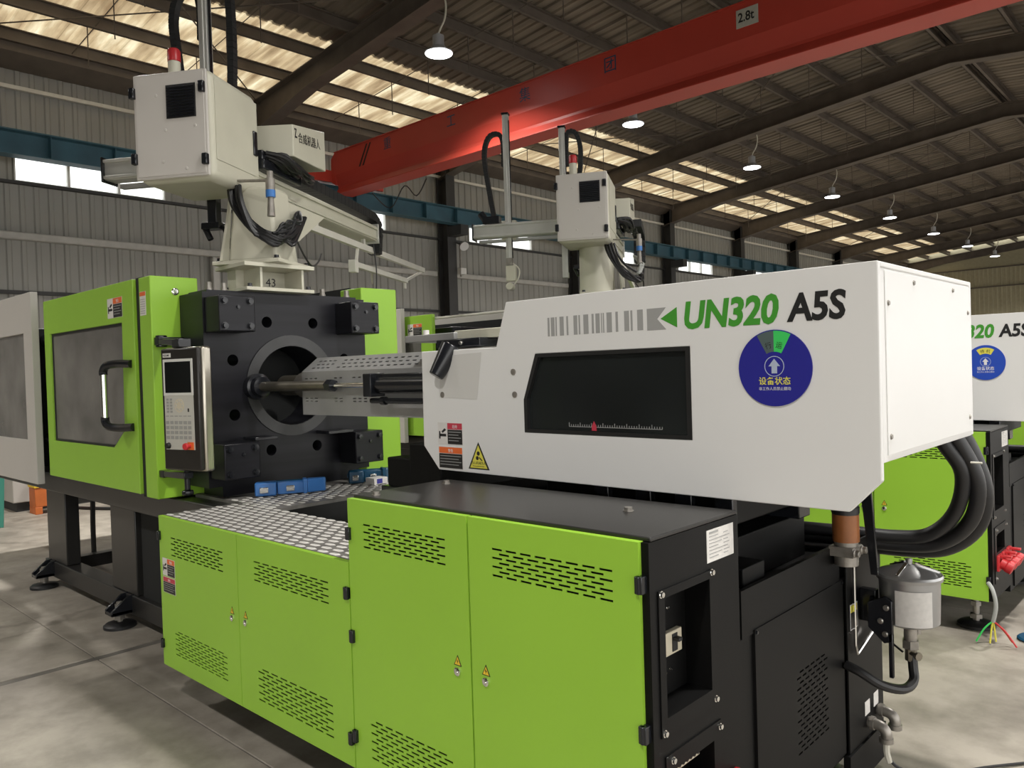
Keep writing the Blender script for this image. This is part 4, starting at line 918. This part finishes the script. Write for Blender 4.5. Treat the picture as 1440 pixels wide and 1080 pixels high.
# ================================================================== TAKE-OUT ROBOTS
def build_robot(O, adeg, machine_off, cross0, masts, label, big):
    a = math.radians(adeg); ZB_ = 2.10
    T = thing('takeout_robot', label, 'robot', (O[0], O[1], 0), a, group='take-out robots on the machines')
    Wl = Matrix.Rotation(-a, 4, 'Z') @ Matrix.Translation((-O[0], -O[1], 0))       # world -> robot
    ox, oy = machine_off
    def wb(*b): return MB().box(b[0]+ox, b[1]+ox, b[2]+oy, b[3]+oy, b[4], b[5]).xf(Wl)
    # riser bolted on the platen
    zt = 2.10
    wb(-4.43, -4.10, 2.22, 2.66, zt, zt+.02).build('riser_plate', 'cream', T, bevel=.002); wb(-4.43, -4.08, 2.20, 2.65, zt+.135, zt+.158).build('riser_plate', 'cream', T, bevel=.002)
    for y_ in (2.31, 2.58): wb(-4.41, -4.11, y_, y_+.014, zt+.02, zt+.135).build('riser_web', 'cream', T, smooth=False)
    wb(-4.40, -4.30, 2.26, 2.62, zt+.02, zt+.135).build('riser_web', 'cream', T, smooth=False)
    text('lettering', '43', .07, Wl @ V(-4.2985+ox, 2.45+oy, zt+.05), Wl.to_3x3() @ V(0, 1, 0), (0, 0, 1), 'ink', T, ext=.0004)
    for x_, y_ in ((-4.12, 2.25), (-4.12, 2.63), (-4.40, 2.25)):
        q = MB(); bolt(q, (x_+ox, y_+oy, zt+.02), (0, 0, 1), .013, .02); q.xf(Wl); q.build('bolt', 'blackgloss', T)
    # pedestal
    pc = Wl @ V(-4.27+ox, 2.43+oy, 0); px, py = pc.x, pc.y
    z0 = zt+.158
    m = MB(); m.box(px-.22, px+.20, py-.2, py+.24, z0, z0+.022); m.build('pedestal_flange', 'cream', T, bevel=.003)
    if big:
        m = MB(); m.hexa([(px-.16, py-.13, z0+.02), (px+.15, py-.13, z0+.02), (px+.15, py+.15, z0+.02), (px-.16, py+.15, z0+.02)], [(px-.13, py-.10, 2.72), (px+.11, py-.10, 2.72), (px+.11, py+.12, 2.72), (px-.13, py+.12, 2.72)])
        m.build('pedestal', 'cream', T, bevel=.02, seg=3)
        m = MB(); m.prism([(px+.112, py+.03, 2.66), (px+.112, py+.62, 2.66), (px+.112, py+.15, 2.40), (px+.145, py+.10, z0+.022), (px+.145, py-.1, z0+.022)], (-.012, 0, 0)); m.build('pedestal_gusset', 'cream', T, smooth=False)
        m = MB(); m.prism([(px-.14, py-.12, 2.70), (px-.165, py-.135, z0+.022), (px-.165, py-.21, z0+.022), (px-.15, py-.16, 2.5)], (.016, 0, 0)); m.build('pedestal_gusset', 'cream', T, smooth=False)
    else:
        m = MB(); m.lathe((px-.09, py, z0+.02), (0, 0, 1), [(0, .165), (.05, .16), (.42, .155)], 32); m.build('pedestal', 'cream', T)
        m = MB(); m.prism([(px+.112, py+.03, 2.66), (px+.112, py+.4, 2.66), (px+.145, py+.2, z0+.022), (px+.145, py-.1, z0+.022)], (-.012, 0, 0)); m.build('pedestal_gusset', 'cream', T, smooth=False)
    for dx, dy in ((-.19, -.17), (.17, -.17), (.17, .21)):
        q = MB(); bolt(q, (px+dx, py+dy, z0+.022), (0, 0, 1), .014, .02); q.build('bolt', 'blackgloss', T)
    # control box
    B = MB().box(-.229, .229, -.245, .26, 2.685, 3.285).build('control_box', 'cream', T, bevel=.05, seg=4)
    MB().box(-.222, .222, -.262, -.247, 2.70, 3.272).build('box_door', 'white2', B, bevel=.035, seg=4)
    MB().box(-.206, .206, -.266, -.262, 2.715, 3.258).build('door_panel', 'white2', B, bevel=.003)
    v = MB().box(-.018, .158, -.270, -.2655, 3.018, 3.198).build('vent_grille', 'ink', B, smooth=False)
    for k in range(11): MB().hexa([(-.012, -.276, 3.024+.0156*k), (.152, -.276, 3.024+.0156*k), (.152, -.270, 3.030+.0156*k), (-.012, -.270, 3.030+.0156*k)], [(-.012, -.276, 3.029+.0156*k), (.152, -.276, 3.029+.0156*k), (.152, -.270, 3.036+.0156*k), (-.012, -.270, 3.036+.0156*k)]).build('louvre_slat', 'blackgloss', v, smooth=False)
    for x_, z_ in ((-.224, 3.172), (-.222, 2.815), (.196, 3.172), (.203, 2.785)):
        MB().box(x_-.014, x_+.018, -.285, -.255, z_-.03, z_+.03).build('hinge', 'blackgloss', B, bevel=.005)
    q = MB()
    for x_, z_ in ((-.08, 3.15), (-.03, 2.96), (.15, 2.97), (-.05, 2.79), (.09, 2.745)): q.lathe((x_, -.266, z_), (0, -1, 0), [(0, .009), (.003, .008), (.004, .004)], 10)
    q.build('rivets', 'white2', B)
    MB().box(.229, .243, .185, .225, 2.92, 3.065).build('side_latch', 'blackgloss', B, bevel=.005)
    MB().box(.2295, .233, -.20, .24, 2.80, 3.24).build('side_panel', 'cream', B, bevel=.0015)
    S_ = MB().lathe((-.10, -.06, 3.285), (0, 0, 1), [(0, .034), (.125, .034), (.126, .03)], 20).build('signal_lamp', 'cream', B)
    MB().lathe((-.10, -.06, 3.411), (0, 0, 1), [(0, .036), (.06, .036), (.072, .028), (.075, .01)], 20).build('lamp_lens', 'redlens', S_)
    # main beam to the rear with rail and cable chain
    bx, bz0, bz1, by1 = .14, 2.735, 2.86, (2.25 if big else 1.1)
    m = MB(); m.box(bx-.09, bx+.06, .20, by1, bz0, bz1); m.box(bx+.06, bx+.075, .25, by1, bz1-.035, bz1-.012); m.box(bx+.06, bx+.07, .25, by1, bz0+.01, bz0+.03); m.build('main_beam', 'cream', T, bevel=.004)
    MB().box(bx-.095, bx+.078, by1, by1+.02, bz0-.02, bz1+.02).build('beam_cap', 'alu', T, bevel=.002)
    m = MB(); m.box(bx-.16, bx+.12, .26, .75, bz1, bz1+.06); m.box(bx-.14, bx+.1, .28, .60, bz1+.06, bz1+.12); m.build('carriage', 'blackgloss', T, bevel=.006)
    H_ = MB(); H_.hexa([(-.10, .40, 2.985), (.34, .49, 2.985), (.34, .96, 3.0), (-.10, .90, 3.0)], [(-.10, .40, 3.175), (.34, .49, 3.185), (.34, .96, 3.27), (-.10, .90, 3.26)]); hd = H_.build('motor_hood', 'cream', T, bevel=.006)
    text('lettering', '合威机器人', .072, (.3415, .56, 3.095), (0, 1, .12), (0, -.12, 1), 'ink', hd, ext=.0004, sx=.9)
    text('lettering', 'Z', .08, (.3415, .512, 3.11), (0, 1, .12), (0, -.12, 1), 'ink', hd, bold=.02, ext=.0004, sx=.6)
    m = MB()
    for k in range(14):
        yy = .35+random.random()*.4; xx = bx+.10+random.random()*.12
        m.tube([(xx-.1, yy-.05, 2.97), (xx, yy, 2.93+random.random()*.05), (xx+.02, yy+.12, 2.9), (xx-.03, yy+.3, 2.93)], .012, n=6, sub=4)
    m.build('cable_loom', 'rubber', T)
    ce = by1+.12; bc = bx
    if not big: bc = bx+.24; ce = .98
    m = MB(); m.chain([(bc, .55, 2.955), (bc, .70, 2.952), (bc, ce-.25, 2.945), (bc, ce-.05, 2.92), (bc, ce+.03, 2.86), (bc, ce, 2.76), (bc, ce-.02, 2.62)], .11, .07, (1, 0, 0), .045); m.build('cable_chain', 'chain', T)
    if big:
        # white hanging rail frame below the beam
        m = MB(); m.bar((.13, .95, 2.665), (.13, 3.75, 2.665), .04, .05); m.bar((.13, 1.9, 2.50), (.13, 3.2, 2.50), .035, .045); m.bar((.13, 3.72, 2.655), (.13, 3.18, 2.50), .02, .025); m.bar((.13, 2.0, 2.665), (.13, 1.95, 2.5), .02, .025); m.bar((.05, 2.5, 2.52), (-.3, 3.4, 2.52), .02, .02); m.box(.10, .16, 1.86, 1.93, 2.43, 2.53); m.box(.12, .14, 3.14, 3.17, 2.42, 2.5); m.box(.115, .145, 1.2, 1.24, 2.66, 2.74); m.box(.115, .145, 2.1, 2.14, 2.66, 2.74); m.build('rail_frame', 'whitesteel', T, bevel=.003)
        m = MB(); m.tube([(bx+.02, by1+.02, 2.72), (bx+.03, by1+.05, 2.5), (bx+.03, by1+.03, 2.3), (bx+.03, by1+.06, 2.2)], .006, n=6); m.build('dangling_cable', 'rubber', T)
    else:
        m = MB(); m.bar((.20, .35, 2.70), (.26, 1.5, 2.45), .035, .04); m.build('rail_frame', 'whitesteel', T, bevel=.003)
    # cross beam with masts
    m = MB(); m.box(cross0, .0, .22, .32, 2.86, 2.99); m.box(cross0, .0, .205, .22, 2.965, 2.985); m.box(cross0, .0, .205, .22, 2.865, 2.885); m.build('cross_beam', 'alu', T, bevel=.003)
    ec = MB().box(cross0-.012, cross0, .20, .34, 2.845, 3.0).build('beam_cap', 'blackgloss', T, bevel=.003)
    MB().box(cross0+.02, -.2, .33, .37, 2.83, 2.86).build('cable_tray', 'galv', T, bevel=.002)
    for mx, my, mz0, mz1, wrist in masts:
        m = MB(); m.box(mx-.028, mx+.028, my-.03, my+.03, mz0, mz1); m.box(mx-.008, mx+.008, my-.036, my-.03, mz0, mz1); K = m.build('mast', 'alu', T, bevel=.003)
        MB().box(mx-.034, mx+.034, my-.036, my+.036, mz1, mz1+.02).build('mast_cap', 'blackgloss', K, bevel=.003)
        MB().box(mx+.028, mx+.034, my-.012, my+.012, mz0+.05, mz1-.05).build('rack', 'blackgloss', K, smooth=False)
        MB().box(mx-.07, mx+.07, my-.01, my+.09, 2.84, 3.03).build('slide_plate', 'cream', K, bevel=.004)
        if wrist:
            m = MB(); m.box(mx-.03, mx+.03, my-.04, my+.04, mz0-.02, mz0+.05); m.build('wrist_mount', 'castiron', K, bevel=.003)
            m = MB(); m.box(mx-.035, mx+.06, my-.03, my+.03, mz0-.17, mz0-.02); m.cyl((mx, my-.05, mz0-.22), (mx, my+.05, mz0-.22), .035, n=14); m.build('wrist', 'cream', K, bevel=.006)
            m = MB(); m.tube([(mx+.03, my, mz0), (mx+.09, my, mz0-.06), (mx+.08, my, mz0-.14), (mx+.04, my, mz0-.2)], .008, n=6); m.build('air_tube', 'cord', K)
        lx = .075
        top = mz1-.16 if wrist else (mz1-.18 if big else mz1-.03)
        sgn = 1 if not (big or wrist) else -1
        ln = .20 if big or wrist else .15
        pts = [(mx+sgn*.035, my+.02, top-.32), (mx+sgn*.034, my+.02, top-.12), (mx+sgn*ln*.35, my+.02, top-.01), (mx+sgn*ln*.85, my+.02, top-.02), (mx+sgn*ln*1.12, my+.02, top-.16), (mx+sgn*ln*1.05, my+.02, top-.38), (mx+sgn*ln*.72, my+.02, 3.05 if sgn < 0 else 3.25)]
        m = MB(); m.chain(pts, .05, .04, (0, 1, 0), .028); m.build('cable_chain', 'chain', T)
    if big:
        m = MB(); m.chain([(-.02, .3, 3.98), (.03, .3, 4.1), (.05, .3, 3.9), (.055, .3, 3.6), (.04, .3, 3.3), (.03, .28, 3.05)], .05, .04, (0, 1, 0), .028); m.build('cable_chain', 'chain', T)
    # motor on the cross slide
    if not big: m = MB(); m.cyl((cross0+.14, .24, 3.0), (cross0+.07, .24, 3.10), .035, n=16); m.box(cross0+.10, cross0+.26, .20, .30, 2.99, 3.06); m.build('cross_motor', 'blackgloss', T, bevel=.003)
    # cables looping under the box and the air unit
    m = MB()
    for k in range(11):
        e_ = random.uniform(-.045, .045); f_ = random.uniform(-.045, .045)
        m.tube([(.20+e_, .02+f_*.5, 2.70), (.24+e_, -.02+f_, 2.58), (.33+e_*.5, -.02+f_*.5, 2.44+f_), (.44+f_*.5, .03+e_, 2.385+e_), (.46+e_*.5, .14, 2.40+f_), (.46, .26, 2.47+f_), (.42+e_*.4, .42, 2.58)], .011, n=6, sub=4)
    m.build('cable_bundle', 'rubber', T)
    m = MB()
    for k in range(9):
        e_ = random.uniform(-.05, .05); f_ = random.uniform(-.05, .05)
        m.tube([(.44+e_*.3, .05+f_, 2.42), (.46, .13+e_, 2.47+f_*.8), (.46+e_*.3, .24+f_, 2.50+e_*.8), (.43, .34+e_, 2.56+f_*.5), (.36, .50, 2.64)], .008, n=6, sub=4)
    m.build('air_tubing', 'cable_grey' if not big else 'chain', T)
    m = MB(); m.cyl((.46, -.05, 2.610), (.46, -.05, 2.710), .026, n=14); m.cyl((.46, -.05, 2.500), (.46, -.05, 2.610), .022, .016, n=14); m.cyl((.46, -.05, 2.710), (.46, -.05, 2.750), .018, n=10); au = m.build('air_filter', 'castiron', T)
    MB().cyl((.46, -.05, 2.605), (.46, -.05, 2.645), .0268, n=14).build('blue_band', 'blue', au)
    MB().bar((.225, .02, 2.73), (.46, -.05, 2.70), .03, .012).build('filter_arm', 'castiron', T, bevel=.002)
    m = MB(); m.tube([(.46, .22, 2.44), (.46, .33, 2.34), (.44, .48, 2.29), (.40, .66, 2.34), (.34, .84, 2.42)], .006, n=6); m.build('loose_cable', 'rubber', T)
    # gripper end below the box
    m = MB(); m.box(-.13, -.07, .26, .32, 2.54, 2.80); m.box(-.17, -.05, .25, .33, 2.52, 2.56); m.cyl((-.17, .29, 2.54), (-.13, .29, 2.46), .02, n=8); m.cyl((-.05, .29, 2.54), (-.0, .29, 2.44), .012, n=8); m.cyl((.0, .29, 2.44), (.01, .29, 2.40), .02, n=8); m.build('gripper', 'blackgloss', T, bevel=.003)
    return T
build_robot((-4.378, 2.108), 31.74, (0, 0), -.80, [(-.11, .28, 2.75, 4.18, False)], 'cream take-out robot with Chinese lettering on its motor hood beside the red crane girder', True)
build_robot((-4.27, 5.60), 29, (.02, 3.42), -1.12, [(-.80, .33, 2.62, 4.03, True), (-.26, .33, 2.45, 3.85, False)], 'cream take-out robot with a tall mast at the end of its long cross beam', False)

# ================================================================== SMALL THINGS
def strap_clamp(x0, y0, ang, L, label, mt, closed=True):
    T = thing('strap_clamp', label, 'clamp', (x0, y0, .9466), math.radians(ang), group='blue plastic clamps on the tread plate')
    def arc(r, a0, a1, n=14): return [(r*math.cos(a0+(a1-a0)*k/n), r*math.sin(a0+(a1-a0)*k/n)) for k in range(n+1)]
    w = .055
    m = MB(); pts = [(0, 0), (L*.30, -.012), (L*.32, .06), (L*.25, .075), (L*.02, .06)]
    m.prism([(a, b, .002) for a, b in pts], (0, 0, .075)); m.build('buckle', mt, T, bevel=.008)
    m = MB(); m.box(L*.32, L*.72, .015, .028, .004, .07); m.box(L*.32, L*.72, .055, .068, .004, .07); m.box(L*.68, L*.74, .0, .075, .002, .082); m.build('body', mt, T, bevel=.004)
    m = MB(); m.prism([(L*.74, .005, .004), (L*1.0, .03, .004), (L*1.02, .06, .004), (L*.98, .075, .004), (L*.74, .075, .004)], (0, 0, .075)); m.build('tail', mt, T, bevel=.006)
    m = MB(); m.tube([(L*.05, .06, .045), (L*.2, .12, .05), (L*.55, .135, .05), (L*.95, .11, .05)], .018, n=8); m.build('strap', 'bluedk', T)
    MB().box(L*.07, L*.19, -.016, -.004, .02, .052).build('metal_latch', 'chrome', T, bevel=.003); MB().box(L*.44, L*.56, .006, .02, .02, .052).build('metal_latch', 'chrome', T, bevel=.003)
strap_clamp(-3.97, 2.15, 61, .38, 'blue plastic clamp with two metal latches lying on the tread plate', 'blue')
strap_clamp(-3.93, 2.74, 63, .30, 'dark blue plastic clamp on the tread plate beside the white label box', 'bluedk')
o = tag(MB().box(-3.845, -3.76, 2.80, 2.90, .9467, .985).build('label_box', 'paper', None, bevel=.002), 'small white and blue box lying by the dark blue clamp', 'box'); 
MB().box(-3.7595, -3.759, 2.82, 2.86, .952, .98).build('blue_print', 'signblue', o, smooth=False)
# power cable of the second machine ending in bare coloured wires
T = thing('power_cable', 'grey cable with bare yellow, red and green wire ends hanging to the floor', 'cable', (-1.03, 4.92, 0))
MB().tube([(-1.06, 4.97, .33), (-1.03, 4.93, .30), (-1.015, 4.92, .22), (-1.03, 4.92, .13)], .011, n=8).build('sheath', 'cable_grey', T)
for c_, e in (('inkyellow', (-1.045, 4.91, .012)), ('inkyellow', (-1.02, 4.93, .02)), ('red', (-.92, 4.92, .012)), ('signgreen', (-1.11, 4.90, .012)), ('inkorange', (-.95, 4.97, .02))):
    MB().tube([(-1.03, 4.92, .135), ((-1.03+e[0])/2, (4.92+e[1])/2, .09), e], .005, n=6).build('wire', c_, T)
o = tag(rebase(MB().lathe((-.86, 5.14, .0), (0, 0, 1), [(0, .09), (.012, .10), (.02, .09)], 24).build('oil_tray', 'bluedk', None)), 'flat round blue tray on the floor beside the bare coloured wire ends', 'tray')
o.location.y -= .0
# auxiliary machine by the wall at the far left, orange block and teal frame
T = thing('chiller_cabinet', 'beige floor cabinet standing against the grey wall at the machine end', 'cabinet', (-11.6, 3.6, 0))
MB().box(-12.1, -11.3, 2.85, 4.35, .12, 1.25).build('body', 'white2', T, bevel=.01)
MB().box(-12.05, -11.35, 2.9, 4.3, 0, .12).build('plinth', 'steelgrey', T, smooth=False)
m = MB(); m.box(-11.299, -11.28, 3.05, 3.3, .62, .78); m.build('control_plate', 'ink', T, bevel=.003)
m = MB(); m.tube([(-11.28, 3.18, .5), (-11.2, 3.18, .5), (-11.17, 3.18, .4), (-11.17, 3.18, .25)], .03, n=8); m.build('outlet_pipe', 'steelgrey', T)
MB().box(-11.3, -11.29, 3.45, 4.25, .2, 1.15).build('access_door', 'white2', T, bevel=.003)
o = thing('orange_block', 'small orange box on the floor in front of the beige cabinet', 'box', (-11.0, 3.15, 0))
MB().box(-11.12, -10.88, 2.98, 3.35, .09, .33).build('body', 'orange', o, bevel=.01); MB().box(-11.12, -10.88, 2.98, 3.06, 0, .09).build('leg', 'orange', o, bevel=.005); MB().box(-11.12, -10.88, 3.27, 3.35, 0, .09).build('leg', 'orange', o, bevel=.005); MB().box(-11.13, -10.87, 2.97, 3.36, .33, .36).build('lid', 'yellow', o, bevel=.004)
o = thing('teal_stand', 'teal painted steel stand at the end of the first machine', 'stand', (-10.3, 2.35, 0))
m = MB(); m.bar((-10.3, 2.44, 0), (-10.3, 2.50, 1.3), .1, .06, (1, 0, 0)); m.build('leg', 'teal', o, bevel=.005); m = MB(); m.bar((-10.3, 1.9, 0), (-10.3, 1.84, 1.3), .1, .06, (1, 0, 0)); m.build('leg', 'teal', o, bevel=.005); MB().box(-10.36, -10.24, 1.7, 2.6, 1.3, 1.36).build('crossbar', 'teal', o, bevel=.005)
o = tag(rebase(MB().tube([(-11.0, 3.4, .02), (-10.4, 3.7, .02), (-9.8, 4.2, .02), (-9.2, 3.9, .02), (-9.4, 4.6, .02), (-8.6, 4.9, .02)], .02, n=8).build('floor_hose', 'rubber', None)), 'black hose lying on the floor beside the orange box', 'hose')
# wall floodlight on a column
T = thing('wall_floodlight', 'grey floodlight bracketed to the dark wall column', 'lamp', (XW+.5, 13.25, 4.55))
m = MB(); m.cyl((XW+.42, 13.0, 4.72), (XW+.52, 13.12, 4.66), .02, n=8); m.build('bracket', 'steelgrey', T)
m = MB(); m.lathe((XW+.58, 13.12, 4.62), (.8, -.3, -.6), [(-.14, .05), (-.08, .09), (0, .11), (.01, .115)], 18); m.build('head', 'lampshell', T)
m = MB(); m.cyl((XW+.46, 13.1, 3.9), (XW+.46, 13.1, 4.7), .03, n=8); m.build('pole', 'castiron', T); m = MB(); m.box(XW+.42, XW+.55, 13.02, 13.2, 3.95, 4.1); m.build('junction_box', 'frame', T, bevel=.005)
